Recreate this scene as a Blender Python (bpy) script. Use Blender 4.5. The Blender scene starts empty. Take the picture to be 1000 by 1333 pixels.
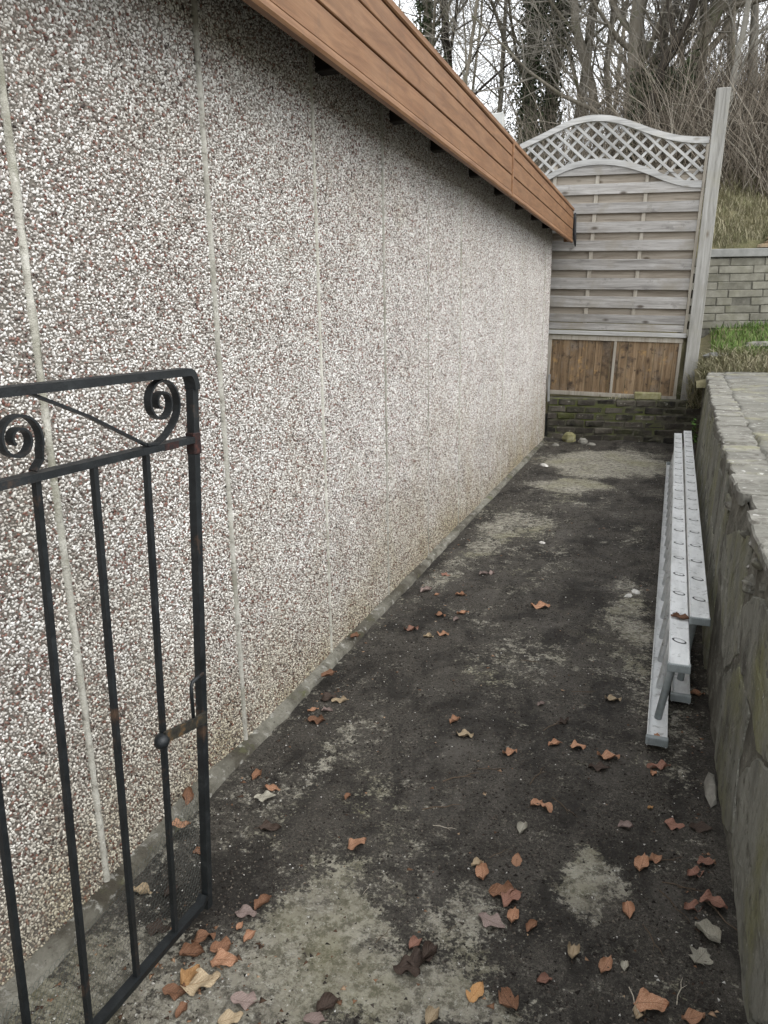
import bpy, math, random
import numpy as np
from mathutils import Vector, Matrix
random.seed(7); RN = np.random.RandomState(7)
scene = bpy.context.scene
C = scene.collection
R = math.radians

# ------------------------------------------------------------------ camera
F_PX = 957.0; H = 1.55
dn = np.array([57, 3634, 957.]); dn /= np.linalg.norm(dn)
dp = np.array([368, -258, 957.]); dp -= dn * (dp @ dn); dp /= np.linalg.norm(dp)
rt = np.cross(dn, dp)
def ray(x, y):
    v = np.array([x - 500, y - 666.5, F_PX]); return np.array([v @ rt, v @ dp, -v @ dn])
def gnd(x, y, z=0.):
    r = ray(x, y); return r * (z - H) / r[2] + [0, 0, H]
def onx(x, y, X):
    r = ray(x, y); return r * X / r[0] + [0, 0, H]
def ony(x, y, Y):
    r = ray(x, y); return r * Y / r[1] + [0, 0, H]
cam_d = bpy.data.cameras.new('camera'); cam = bpy.data.objects.new('camera', cam_d); C.objects.link(cam)
cx = np.array([rt[0], dp[0], -dn[0]]); cy = -np.array([rt[1], dp[1], -dn[1]]); cz = -np.array([rt[2], dp[2], -dn[2]])
cam.matrix_world = Matrix(((cx[0], cy[0], cz[0], 0), (cx[1], cy[1], cz[1], 0), (cx[2], cy[2], cz[2], H), (0, 0, 0, 1)))
cam_d.sensor_fit = 'VERTICAL'; cam_d.sensor_height = 36; cam_d.lens = F_PX / 1333 * 36
cam_d.clip_start = 0.02; cam_d.clip_end = 1000
scene.camera = cam

# ------------------------------------------------------------------ sky, sun, exposure
SUN_EL, SUN_AZ = 44, 112          # degrees; azimuth clockwise from +Y
w = bpy.data.worlds.new('World'); scene.world = w; w.use_nodes = True
nt = w.node_tree; nt.nodes.clear()
sky = nt.nodes.new('ShaderNodeTexSky'); sky.sky_type = 'NISHITA'; sky.sun_disc = False
sky.sun_elevation = R(SUN_EL); sky.sun_rotation = R(SUN_AZ); sky.dust_density = 4; sky.air_density = 1.0
hs = nt.nodes.new('ShaderNodeHueSaturation'); hs.inputs['Saturation'].default_value = 0.10
mx = nt.nodes.new('ShaderNodeMix'); mx.data_type = 'RGBA'; mx.inputs[0].default_value = 0.75
mx.inputs[7].default_value = (8.6, 8.9, 9.3, 1)   # the even cloud layer
bg = nt.nodes.new('ShaderNodeBackground'); bg.inputs['Strength'].default_value = 0.14
wo = nt.nodes.new('ShaderNodeOutputWorld')
nt.links.new(sky.outputs[0], hs.inputs['Color']); nt.links.new(hs.outputs[0], mx.inputs[6])
nt.links.new(mx.outputs[2], bg.inputs['Color']); nt.links.new(bg.outputs[0], wo.inputs[0])
sl = bpy.data.lights.new('sun', 'SUN'); sl.energy = 0.65; sl.angle = R(40); sl.color = (1, .97, .93)
so = bpy.data.objects.new('sun', sl); C.objects.link(so)
so.rotation_euler = (R(90 - SUN_EL), 0, R(180 - SUN_AZ))
so.location = (4, -3, 12)
vs = scene.view_settings; vs.view_transform = 'Standard'; vs.look = 'None'; vs.gamma = 1; vs.exposure = 1.02
vs.use_curve_mapping = False

# ------------------------------------------------------------------ materials
MATS = {}
def lerp(a, b, t): return a + (b - a) * t
class NT:
    def __init__(s, name):
        s.m = bpy.data.materials.new(name); s.m.use_nodes = True; s.t = s.m.node_tree
        s.b = s.t.nodes['Principled BSDF']; MATS[name] = s.m
        s.b.inputs['Specular IOR Level'].default_value = 0.25
    def n(s, typ, **k):
        o = s.t.nodes.new(typ)
        for a, v in k.items(): setattr(o, a, v)
        return o
    def l(s, a, b): s.t.links.new(a, b)
    def coord(s, which='Object', scale=(1, 1, 1), rnd=True):
        tc = s.n('ShaderNodeTexCoord'); src = tc.outputs[which]
        if rnd:
            oi = s.n('ShaderNodeObjectInfo'); mu = s.n('ShaderNodeMath', operation='MULTIPLY'); mu.inputs[1].default_value = 37.7
            s.l(oi.outputs['Random'], mu.inputs[0])
            ad = s.n('ShaderNodeVectorMath', operation='ADD'); s.l(src, ad.inputs[0]); s.l(mu.outputs[0], ad.inputs[1]); src = ad.outputs[0]
        mp = s.n('ShaderNodeMapping'); mp.inputs['Scale'].default_value = scale; s.l(src, mp.inputs['Vector'])
        return mp.outputs[0]
    def noise(s, vec, scale, detail=6, rough=.6, dist=0):
        o = s.n('ShaderNodeTexNoise'); o.inputs['Scale'].default_value = scale; o.inputs['Detail'].default_value = detail
        o.inputs['Roughness'].default_value = rough; o.inputs['Distortion'].default_value = dist; s.l(vec, o.inputs['Vector']); return o.outputs['Fac']
    def ramp(s, fac, stops, interp='LINEAR'):
        o = s.n('ShaderNodeValToRGB'); o.color_ramp.interpolation = interp; e = o.color_ramp.elements
        while len(e) < len(stops): e.new(.5)
        for q, (p, c) in zip(e, stops):
            q.position = p; q.color = (c, c, c, 1) if not hasattr(c, '__len__') else tuple(c) + (1,)
        s.l(fac, o.inputs[0]); return o.outputs[0]
    def mix(s, fac, a, b, mode='MIX'):
        o = s.n('ShaderNodeMix', data_type='RGBA', blend_type=mode)
        for i, v in ((0, fac), (6, a), (7, b)):
            if hasattr(v, 'links') or hasattr(v, 'is_linked'): s.l(v, o.inputs[i])
            elif i == 0: o.inputs[0].default_value = v
            else: o.inputs[i].default_value = tuple(v) + (1,)
        return o.outputs[2]
    def attr(s, name):
        o = s.n('ShaderNodeAttribute'); o.attribute_name = name; return o
    def math(s, op, a, b=None):
        o = s.n('ShaderNodeMath', operation=op)
        for i, v in ((0, a), (1, b)):
            if v is None: continue
            if hasattr(v, 'is_linked'): s.l(v, o.inputs[i])
            else: o.inputs[i].default_value = v
        return o.outputs[0]
    def bump(s, h, strength=.5, dist=.01, prev=None):
        o = s.n('ShaderNodeBump'); o.inputs['Strength'].default_value = strength; o.inputs['Distance'].default_value = dist
        s.l(h, o.inputs['Height'])
        if prev is not None: s.l(prev, o.inputs['Normal'])
        s.l(o.outputs[0], s.b.inputs['Normal']); return o.outputs[0]
    def out(s, col, rough=.85, metal=0., spec=None):
        if hasattr(col, 'is_linked'): s.l(col, s.b.inputs['Base Color'])
        else: s.b.inputs['Base Color'].default_value = tuple(col) + (1,)
        if hasattr(rough, 'is_linked'): s.l(rough, s.b.inputs['Roughness'])
        else: s.b.inputs['Roughness'].default_value = rough
        s.b.inputs['Metallic'].default_value = metal
        if spec is not None: s.b.inputs['Specular IOR Level'].default_value = spec
        return s.m
    def objvar(s, col, amt=.25):
        oi = s.n('ShaderNodeObjectInfo'); mr = s.n('ShaderNodeMapRange')
        mr.inputs['To Min'].default_value = 1 - amt; mr.inputs['To Max'].default_value = 1 + amt
        s.l(oi.outputs['Random'], mr.inputs['Value']); return s.mix(1., col, mr.outputs[0], 'MULTIPLY')

def simple(name, stops, scale=8, rough=.85, bump=.4, bscale=60, bdist=.004, stretch=(1, 1, 1), layers=(), var=.15, metal=0., spec=None, detail=6):
    t = NT(name); v = t.coord(scale=stretch)
    col = t.ramp(t.noise(v, scale, detail), stops)
    for (sc, lo, hi, c) in layers:
        col = t.mix(t.ramp(t.noise(t.coord(), sc, 8, .65), [(lo, 0.), (hi, 1.)]), col, c)
    if var: col = t.objvar(col, var)
    if bump: t.bump(t.noise(v, bscale, 5, .65), bump, bdist)
    return t.out(col, rough, metal, spec)

def build_materials():
    # exposed aggregate chips
    t = NT('aggregate'); a = t.attr('rnd'); oi = t.n('ShaderNodeObjectInfo')
    wn = t.n('ShaderNodeTexWhiteNoise', noise_dimensions='2D'); cv = t.n('ShaderNodeCombineXYZ')
    t.l(a.outputs['Fac'], cv.inputs[0]); t.l(oi.outputs['Random'], cv.inputs[1]); t.l(cv.outputs[0], wn.inputs['Vector'])
    geo = t.n('ShaderNodeNewGeometry'); cl = t.noise(geo.outputs['Position'], 7, 3, .6)
    f = t.math('ADD', wn.outputs['Value'], t.math('MULTIPLY', t.math('SUBTRACT', cl, .5), -.35))
    col = t.ramp(f, [(0, (.045, .034, .030)), (.05, (.12, .055, .042)), (.11, (.25, .13, .10)), (.18, (.225, .192, .168)), (.28, (.345, .312, .28)),
                     (.42, (.455, .427, .392)), (.58, (.555, .533, .498)), (.78, (.68, .66, .625)), (1., (.84, .825, .795))])
    sx = t.n('ShaderNodeSeparateXYZ'); t.l(geo.outputs['Position'], sx.inputs[0])
    low = t.math('ADD', t.ramp(t.math('MULTIPLY', sx.outputs[2], .4), [(0., .80), (.10, .50), (.26, .18), (.5, 0.)]),
                 t.math('MULTIPLY', t.math('SUBTRACT', t.noise(geo.outputs['Position'], 2.6, 6, .65), .5), 1.3))
    col = t.mix(t.ramp(low, [(.05, 0.), (.9, 1.)]), col, t.mix(1., col, (.60, .545, .40), 'MULTIPLY'), 'MIX')
    st = t.ramp(t.noise(geo.outputs['Position'], 1.7, 5, .7), [(.54, 0.), (.74, .35)])
    col = t.mix(st, col, (.30, .27, .22))
    t.out(col, .6, spec=.3)
    simple('panel_matrix', [(.3, (.105, .093, .079)), (.7, (.18, .163, .14))], 40, .95, .5, 160, .003)
    simple('joint', [(.3, (.32, .305, .26)), (.5, (.44, .425, .37)), (.7, (.56, .545, .49))], 22, .95, .8, 140, .006, layers=[(4, .5, .72, (.20, .195, .14)), (40, .56, .68, (.16, .145, .12)), (55, .6, .7, (.62, .60, .55))])
    # woodgrain plastic cladding
    t = NT('cladding'); v = t.coord(scale=(1, .12, 1)); v2 = t.coord(scale=(1, .05, 1))
    col = t.ramp(t.noise(v, 26, 7, .65, .6), [(.3, (.125, .060, .027)), (.5, (.195, .099, .046)), (.72, (.270, .146, .072))])
    col = t.mix(t.ramp(t.noise(v2, 90, 3, .5), [(.5, 0.), (.75, .4)]), col, (.16, .065, .026))
    col = t.mix(t.ramp(t.noise(t.coord(), 2.3, 6, .6), [(.5, 0.), (.8, .35)]), col, (.27, .17, .10))
    col = t.mix(t.ramp(t.noise(t.coord(scale=(1, 1, .35)), 13, 8, .75), [(.56, 0.), (.72, .45)]), col, (.12, .075, .045))
    t.bump(t.noise(v2, 110, 4, .6), .35, .003); t.out(t.objvar(col, .07), .58, spec=.3)
    simple('groove', [(.3, (.028, .014, .008)), (.7, (.05, .024, .012))], 20, .8, 0)
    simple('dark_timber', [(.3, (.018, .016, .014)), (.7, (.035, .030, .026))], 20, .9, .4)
    simple('black_plastic', [(.3, (.012, .012, .013)), (.7, (.02, .02, .021))], 20, .5, .1)
    simple('roof_felt', [(.3, (.07, .07, .07)), (.7, (.12, .12, .115))], 12, .95, .6)
    simple('kerb', [(.25, (.13, .125, .10)), (.5, (.21, .20, .165)), (.75, (.32, .31, .27))], 9, .95, .9, 90, .008,
           layers=[(2.5, .42, .62, (.055, .048, .036)), (9, .5, .66, (.075, .068, .05)), (30, .56, .68, (.40, .39, .35)), (60, .58, .68, (.06, .05, .04)), (5, .58, .72, (.12, .125, .06))], var=0)
    # painted iron
    t = NT('iron'); v = t.coord()
    col = t.ramp(t.noise(v, 30, 5), [(.3, (.005, .0065, .0075)), (.6, (.011, .0135, .015)), (.8, (.032, .036, .037))])
    col = t.mix(t.ramp(t.noise(v, 7, 8, .7), [(.60, 0.), (.68, 1.)]), col, (.075, .045, .028))
    col = t.mix(t.ramp(t.noise(v, 13, 8, .7), [(.68, 0.), (.72, 1.)]), col, (.16, .16, .15))
    t.bump(t.noise(v, 120, 5, .7), .5, .002); t.out(col, t.ramp(t.noise(v, 25, 3), [(.3, .38), (.7, .65)]), spec=.45)
    simple('iron_red', [(.40, (.016, .013, .013)), (.56, (.035, .017, .015)), (.74, (.10, .036, .027))], 60, .7, .4, 120, .002)
    simple('iron_rust', [(.35, (.014, .014, .013)), (.55, (.035, .031, .022)), (.75, (.14, .075, .028))], 45, .8, .6, 120, .003)
    simple('wire', [(.3, (.04, .05, .045)), (.7, (.11, .12, .11))], 40, .55, 0, metal=.3)
    # aluminium
    t = NT('aluminium'); v = t.coord(scale=(1, .25, 1))
    col = t.ramp(t.noise(v, 14, 8, .7), [(.3, (.50, .51, .505)), (.5, (.70, .71, .705)), (.75, (.84, .85, .845))])
    col = t.mix(t.ramp(t.noise(t.coord(), 26, 8, .75), [(.56, 0.), (.66, .8)]), col, (.18, .175, .16))
    col = t.mix(t.ramp(t.noise(t.coord(), 4, 6, .6), [(.5, 0.), (.8, .3)]), col, (.38, .38, .35))
    t.bump(t.noise(v, 90, 4, .6), .2, .002); t.out(col, .42, .12, .5)
    simple('alu_mark', [(.3, (.04, .04, .04)), (.7, (.10, .10, .10))], 40, .6, 0)
    simple('cap_plastic', [(.3, (.21, .235, .235)), (.7, (.30, .325, .325))], 30, .6, .2)
    # timbers
    def timber(name, a, b, c, knot, along=0, stain=None):
        st = [9., 9., 9.]; st[along] = .55
        t = NT(name); v = t.coord(scale=tuple(st))
        g = t.noise(v, 3.2, 8, .72, .5)
        col = t.ramp(g, [(.28, a), (.5, b), (.74, c)])
        kn = t.n('ShaderNodeTexVoronoi'); kn.inputs['Scale'].default_value = 4.3; t.l(t.coord(scale=tuple(.55 if i == along else 1.2 for i in range(3))), kn.inputs['Vector'])
        col = t.mix(t.ramp(kn.outputs['Distance'], [(.05, .9), (.13, 0.)]), col, knot)
        if stain:
            for sc, lo, hi, cc in stain: col = t.mix(t.ramp(t.noise(t.coord(), sc, 7, .65), [(lo, 0.), (hi, 1.)]), col, cc)
        t.bump(g, .5, .006); t.out(t.objvar(col, .12), .85)
    timber('grey_timber', (.115, .106, .096), (.275, .263, .246), (.42, .408, .39), (.06, .047, .037), 0, [(3, .5, .75, (.22, .20, .165)), (7, .6, .75, (.14, .13, .12))])
    timber('post_timber', (.13, .125, .11), (.28, .272, .25), (.40, .395, .37), (.12, .09, .065), 2, [(2, .52, .8, (.28, .265, .20))])
    timber('rear_timber', (.15, .125, .095), (.27, .235, .19), (.37, .335, .285), (.07, .05, .03), 0)
    timber('batten_timber', (.20, .175, .14), (.32, .29, .24), (.42, .39, .34), (.12, .09, .06), 2)
    timber('pale_timber', (.20, .195, .185), (.38, .375, .36), (.53, .525, .505), (.2, .18, .15), 0, [(4, .55, .8, (.36, .34, .30))])
    timber('brown_board', (.060, .040, .024), (.175, .118, .068), (.32, .235, .15), (.045, .027, .016), 2, [(5, .5, .75, (.19, .16, .13)), (9, .58, .70, (.32, .20, .085)), (3.5, .53, .66, (.045, .032, .023)), (14, .58, .70, (.06, .043, .03))])
    timber('log_timber', (.13, .10, .07), (.29, .22, .14), (.42, .34, .24), (.1, .07, .05), 0)
    simple('concrete_post', [(.3, (.42, .42, .40)), (.7, (.58, .58, .55))], 10, .9, .3)
    # masonry
    simple('moss_brick', [(.25, (.032, .028, .024)), (.5, (.072, .064, .051)), (.75, (.135, .122, .10))], 6, .95, .9, 60, .01,
           layers=[(2.0, .50, .64, (.055, .060, .020)), (4, .50, .64, (.022, .020, .018)), (17, .62, .72, (.30, .29, .24))], var=.3)
    simple('moss_mortar', [(.25, (.038, .035, .026)), (.5, (.080, .075, .055)), (.75, (.17, .162, .125))], 12, .95, .8, 80, .008,
           layers=[(3, .48, .62, (.085, .095, .03))], var=0)
    simple('block', [(.25, (.12, .114, .092)), (.5, (.18, .172, .14)), (.75, (.26, .25, .212))], 9, .95, .6, 110, .004,
           layers=[(3.5, .5, .75, (.15, .145, .10)), (2, .62, .8, (.10, .095, .075))], var=.16)
    simple('coping', [(.25, (.16, .16, .15)), (.75, (.28, .28, .265))], 9, .95, .4, 110, .003, var=.1)
    simple('block_mortar', [(.25, (.075, .071, .058)), (.75, (.16, .152, .128))], 20, .95, .6)
    simple('slate', [(.22, (.125, .123, .105)), (.42, (.23, .226, .192)), (.6, (.31, .305, .26)), (.8, (.42, .415, .365))], 4.5, .9, 1., 30, .035, stretch=(1, 1.8, .45),
           layers=[(2.4, .47, .66, (.235, .23, .12)), (5, .54, .70, (.10, .095, .08)), (18, .56, .68, (.10, .095, .075)), (34, .60, .72, (.40, .39, .34))], var=.14, detail=10)
    simple('rubble', [(.25, (.06, .056, .045)), (.5, (.135, .128, .105)), (.75, (.28, .268, .225))], 9, .95, 1., 50, .016, layers=[(15, .6, .72, (.34, .33, .29))], var=.1)
    simple('cap_stone', [(.25, (.11, .105, .087)), (.5, (.19, .183, .157)), (.75, (.30, .29, .255))], 6, .9, .9, 40, .01, stretch=(1, 2.2, 1),
           layers=[(4, .56, .74, (.25, .24, .15)), (11, .52, .64, (.11, .10, .085)), (30, .60, .72, (.56, .55, .51))], var=.10, detail=9)
    simple('terrace_top', [(.25, (.095, .091, .076)), (.5, (.165, .159, .135)), (.75, (.27, .26, .225))], 5, .92, .9, 36, .012, stretch=(1, 2.0, 1),
           layers=[(2.2, .54, .7, (.25, .235, .14)), (1.6, .55, .7, (.17, .168, .165)), (14, .54, .66, (.11, .10, .08)), (25, .60, .72, (.50, .49, .45))], var=0, detail=9)
    simple('moss_stone', [(.25, (.13, .122, .06)), (.5, (.22, .205, .105)), (.75, (.31, .295, .19))], 12, .95, .8, 80, .01, var=.15)
    simple('grey_stone', [(.25, (.10, .095, .08)), (.5, (.19, .18, .155)), (.75, (.32, .31, .27))], 10, .95, .8, 70, .01, var=.25)
    # passage floor: concrete under a skin of wet soil
    t = NT('floor'); v = t.coord(rnd=False); a = t.attr('soil').outputs['Fac']
    con = t.ramp(t.noise(v, 5, 9, .68), [(.25, (.17, .155, .12)), (.5, (.29, .27, .215)), (.75, (.44, .415, .345))])
    con = t.mix(t.ramp(t.noise(v, 70, 5, .7), [(.52, 0.), (.66, .75)]), con, (.115, .105, .085))
    con = t.mix(t.ramp(t.noise(v, 160, 3, .7), [(.62, 0.), (.70, .7)]), con, (.50, .485, .44))
    con = t.mix(t.ramp(t.noise(v, 24, 8, .8), [(.47, 0.), (.56, .85)]), con, (.075, .066, .051))
    con = t.mix(t.ramp(t.noise(v, 55, 6, .8), [(.54, 0.), (.62, .8)]), con, (.42, .405, .35))
    con = t.mix(t.ramp(t.noise(v, 1.9, 5, .6), [(.5, 0.), (.7, .5)]), con, (.20, .19, .095))
    soil = t.ramp(t.noise(v, 9, 9, .72), [(.25, (.018, .0155, .012)), (.5, (.042, .037, .030)), (.72, (.080, .071, .058)), (.9, (.13, .117, .096))])
    soil = t.mix(t.ramp(t.noise(v, 110, 6, .75), [(.48, 0.), (.60, .7)]), soil, (.125, .112, .094))
    soil = t.mix(t.ramp(t.noise(v, 260, 4, .75), [(.52, 0.), (.60, .8)]), soil, (.010, .008, .006))
    soil = t.mix(t.ramp(t.noise(v, 330, 3, .7), [(.62, 0.), (.68, .85)]), soil, (.26, .24, .20))
    soil = t.mix(t.ramp(t.noise(t.coord(scale=(1, .6, 1), rnd=False), 2.6, 7, .65), [(.53, 0.), (.68, .65)]), soil, (.105, .095, .082))
    soil = t.mix(t.ramp(t.noise(t.coord(scale=(1.2, .7, 3), rnd=False), 3.4, 7, .7, .4), [(.47, 0.), (.58, .72)]), soil, (.0095, .0078, .0062))
    n1 = t.noise(v, 16, 9, .75)
    m = t.math('ADD', a, t.math('MULTIPLY', t.math('SUBTRACT', n1, .5), 1.7))
    m = t.math('ADD', m, t.math('MULTIPLY', t.math('SUBTRACT', t.noise(v, 75, 7, .75), .5), 1.5))
    m = t.math('ADD', m, t.math('MULTIPLY', t.math('SUBTRACT', t.noise(v, 4.5, 5, .6), .5), .9))
    m = t.ramp(m, [(.35, 0.), (.45, .8), (.56, 1.)])
    n2 = t.noise(v, 95, 6, .75); n3 = t.noise(v, 28, 6, .7)
    b1 = t.bump(n2, .9, .009); t.bump(n3, .7, .016, b1)
    t.out(t.mix(m, con, soil), t.ramp(t.noise(v, 6, 4), [(.35, .62), (.65, .9)]), spec=.3)
    t = NT('clod'); t.out(t.ramp(t.attr('rnd').outputs['Fac'], [(0, (.014, .011, .009)), (.45, (.035, .029, .024)), (.8, (.075, .063, .052)), (1, (.15, .13, .105))]), .9)
    simple('grit', [(.25, (.38, .36, .32)), (.6, (.62, .60, .56)), (.8, (.78, .77, .74))], 60, .7, 0, var=0)
    simple('twig', [(.3, (.05, .036, .025)), (.7, (.14, .105, .075))], 30, .9, .3)
    simple('twig_pale', [(.3, (.30, .26, .20)), (.7, (.46, .42, .35))], 30, .9, .3)
    # ground and vegetation
    simple('ground', [(.3, (.06, .055, .035)), (.7, (.12, .11, .07))], 3, .95, .6, 20, .02, var=0)
    simple('hill', [(.25, (.07, .058, .036)), (.5, (.15, .135, .075)), (.75, (.24, .21, .125))], 2.2, .95, .8, 30, .03, layers=[(1.3, .5, .7, (.085, .095, .038))], var=0)
    def blades(name, stops):
        t = NT(name); a = t.attr('rnd').outputs['Fac']; t.out(t.ramp(a, stops), .8)
    blades('dry_grass', [(0, (.085, .09, .036)), (.3, (.165, .16, .085)), (.6, (.27, .245, .155)), (1, (.40, .36, .255))])
    blades('green_grass', [(0, (.05, .085, .018)), (.4, (.085, .15, .03)), (.7, (.13, .20, .05)), (1, (.24, .25, .10))])
    blades('ivy_leaf', [(0, (.016, .026, .012)), (.4, (.034, .050, .022)), (.8, (.062, .080, .036)), (1, (.10, .115, .06))])
    blades('far_stems', [(0, (.14, .125, .105)), (.5, (.24, .22, .19)), (1, (.36, .34, .30))])
    blades('leaf_bits', [(0, (.03, .02, .014)), (.4, (.10, .055, .032)), (.75, (.24, .13, .075)), (1, (.40, .29, .19))])
    blades('bramble', [(0, (.06, .048, .036)), (.4, (.15, .125, .095)), (.8, (.26, .225, .18)), (1, (.38, .345, .285))])
    simple('bark', [(.25, (.09, .078, .060)), (.5, (.175, .155, .122)), (.75, (.27, .245, .205))], 5, .95, 1., 18, .03, stretch=(1, 1, .3),
           layers=[(2.5, .52, .7, (.085, .095, .045))], var=.25)
    simple('bark_dark', [(.25, (.028, .023, .018)), (.75, (.07, .058, .045))], 6, .95, .6, 20, .02, stretch=(1, 1, .3), var=.2)
    simple('bark_pale', [(.25, (.15, .14, .115)), (.75, (.30, .285, .25))], 6, .95, .5, 20, .02, stretch=(1, 1, .3), var=.15)
    simple('twigs', [(.25, (.15, .134, .11)), (.5, (.24, .22, .185)), (.75, (.34, .318, .28))], 1.5, .95, 0, var=.25)
    # leaves
    def leafmat(name, a, b, c, spot):
        t = NT(name); v = t.coord(); uv = t.attr('luv')
        col = t.ramp(t.noise(v, 45, 6, .65), [(.28, a), (.5, b), (.74, c)])
        s = t.n('ShaderNodeSeparateXYZ'); t.l(uv.outputs['Vector'], s.inputs[0])
        ab = t.math('ABSOLUTE', s.outputs[0])
        vein = t.math('SINE', t.math('MULTIPLY', t.math('SUBTRACT', s.outputs[1], t.math('MULTIPLY', ab, .35)), 50))
        col = t.mix(t.ramp(vein, [(.86, 0.), (.99, .4)]), col, spot)
        col = t.mix(t.ramp(ab, [(.0, .8), (.07, 0.)]), col, spot)
        col = t.mix(t.ramp(t.noise(v, 85, 5, .7), [(.6, 0.), (.68, .6)]), col, spot)
        t.bump(vein, .35, .002); t.out(t.objvar(col, .22), .7)
    leafmat('leaf_orange', (.18, .075, .034), (.34, .18, .105), (.53, .36, .25), (.14, .065, .036))
    leafmat('leaf_brown', (.075, .038, .022), (.17, .085, .048), (.29, .165, .10), (.055, .03, .02))
    leafmat('leaf_red', (.12, .056, .04), (.235, .12, .085), (.36, .22, .165), (.10, .045, .03))
    leafmat('leaf_tan', (.20, .145, .085), (.34, .265, .17), (.47, .39, .28), (.20, .13, .065))
    leafmat('leaf_yellow', (.25, .125, .045), (.36, .20, .085), (.47, .31, .16), (.24, .11, .03))
    leafmat('leaf_grey', (.17, .155, .12), (.30, .28, .225), (.44, .425, .36), (.13, .115, .09))
    leafmat('leaf_mauve', (.13, .095, .085), (.22, .165, .145), (.31, .25, .22), (.09, .065, .055))
    leafmat('leaf_dark', (.022, .016, .012), (.05, .034, .026), (.085, .06, .045), (.02, .014, .01))
    leafmat('leaf_green', (.05, .10, .02), (.085, .16, .035), (.13, .22, .06), (.10, .17, .06))
build_materials()

# ------------------------------------------------------------------ mesh helpers
class MB:
    def __init__(s): s.v = []; s.f = []
    def add(s, vs, fs):
        o = len(s.v); s.v.extend([tuple(p) for p in vs]); s.f.extend([tuple(i + o for i in q) for q in fs]); return s
    def mesh(s, name, mat, smooth=False):
        me = bpy.data.meshes.new(name); me.from_pydata(s.v, [], s.f); me.materials.append(MATS[mat])
        if smooth: me.shade_smooth()
        me.update(); return me
    def build(s, name, mat, parent=None, loc=None, rot=None, smooth=False):
        return put(name, s.mesh(name, mat, smooth), parent, loc, rot)
def put(name, me, parent=None, loc=None, rot=None):
    o = bpy.data.objects.new(name, me); C.objects.link(o)
    if parent: o.parent = parent
    if loc is not None: o.location = tuple(loc)
    if rot is not None: o.rotation_euler = tuple(rot)
    return o
def tag(o, label, cat, group=None):
    o['label'] = label; o['category'] = cat
    if group: o['group'] = group
    return o
def thing(name, label, cat, loc=(0, 0, 0), rot=(0, 0, 0), group=None):
    o = put(name, None, None, loc, rot); o.empty_display_size = .1; return tag(o, label, cat, group)
def struct(o): o['kind'] = 'structure'; return o
def stuff(o): o['kind'] = 'stuff'; return o

def cbox(b, lo, hi, c=.003, jit=0.):
    """box with chamfered edges: 24 verts, 44 triangles"""
    lo = np.array(lo, float); hi = np.array(hi, float); c = min(c, .45 * (hi - lo).min())
    V = []; idx = {}
    for sx in (0, 1):
        for sy in (0, 1):
            for sz in (0, 1):
                s = (sx, sy, sz); p = np.where(np.array(s) == 1, hi, lo); inn = np.where(np.array(s) == 1, -c, c)
                j = (RN.rand(3) - .5) * 2 * jit
                for ax in range(3):
                    q = p + j + inn; q[ax] = p[ax] + j[ax]; idx[(s, ax)] = len(V); V.append(q)
    Fc = []
    cen = (lo + hi) / 2
    def fadd(ids):
        P = [V[i] for i in ids]; n = np.cross(P[1] - P[0], P[2] - P[0]); m = sum(P) / len(P)
        Fc.append(ids if n @ (m - cen) > 0 else ids[::-1])
    for ax in range(3):
        o = [i for i in range(3) if i != ax]
        for s in (0, 1):
            q = []
            for (u, v) in ((0, 0), (1, 0), (1, 1), (0, 1)):
                k = [0, 0, 0]; k[ax] = s; k[o[0]] = u; k[o[1]] = v; q.append(idx[(tuple(k), ax)])
            fadd(q)
        for u in (0, 1):
            for v in (0, 1):
                k0 = [0, 0, 0]; k0[o[0]] = u; k0[o[1]] = v; k1 = list(k0); k1[ax] = 1
                fadd([idx[(tuple(k0), o[0])], idx[(tuple(k1), o[0])], idx[(tuple(k1), o[1])], idx[(tuple(k0), o[1])]])
    for sx in (0, 1):
        for sy in (0, 1):
            for sz in (0, 1): fadd([idx[((sx, sy, sz), a)] for a in range(3)])
    return b.add(V, Fc)
def box_part(name, lo, hi, mat, parent, c=.003, loc=None, rot=None, jit=0.):
    return cbox(MB(), lo, hi, c, jit).build(name, mat, parent, loc, rot)

def frame(d):
    d = d / (np.linalg.norm(d) + 1e-9); a = np.array([0, 0, 1.]) if abs(d[2]) < .9 else np.array([1., 0, 0])
    u = np.cross(d, a); u /= np.linalg.norm(u); return u, np.cross(d, u)
def tube(b, pts, rad, n=6, cap=True, flat=None):
    pts = [np.array(p, float) for p in pts]; k = len(pts); V = []
    if not hasattr(rad, '__len__'): rad = [rad] * k
    u0 = None
    for i in range(k):
        d = pts[min(i + 1, k - 1)] - pts[max(i - 1, 0)]; d = d / (np.linalg.norm(d) + 1e-9)
        if u0 is None: u, v = frame(d)
        else:
            u = u0 - d * (u0 @ d); u /= (np.linalg.norm(u) + 1e-9); v = np.cross(d, u)
        u0 = u
        for j in range(n):
            a = 2 * math.pi * j / n; V.append(pts[i] + rad[i] * (math.cos(a) * u + math.sin(a) * v))
    Fc = [(i * n + j, i * n + (j + 1) % n, (i + 1) * n + (j + 1) % n, (i + 1) * n + j) for i in range(k - 1) for j in range(n)]
    if cap: Fc += [tuple(range(n))[::-1], tuple((k - 1) * n + j for j in range(n))]
    return b.add(V, Fc)
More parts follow.
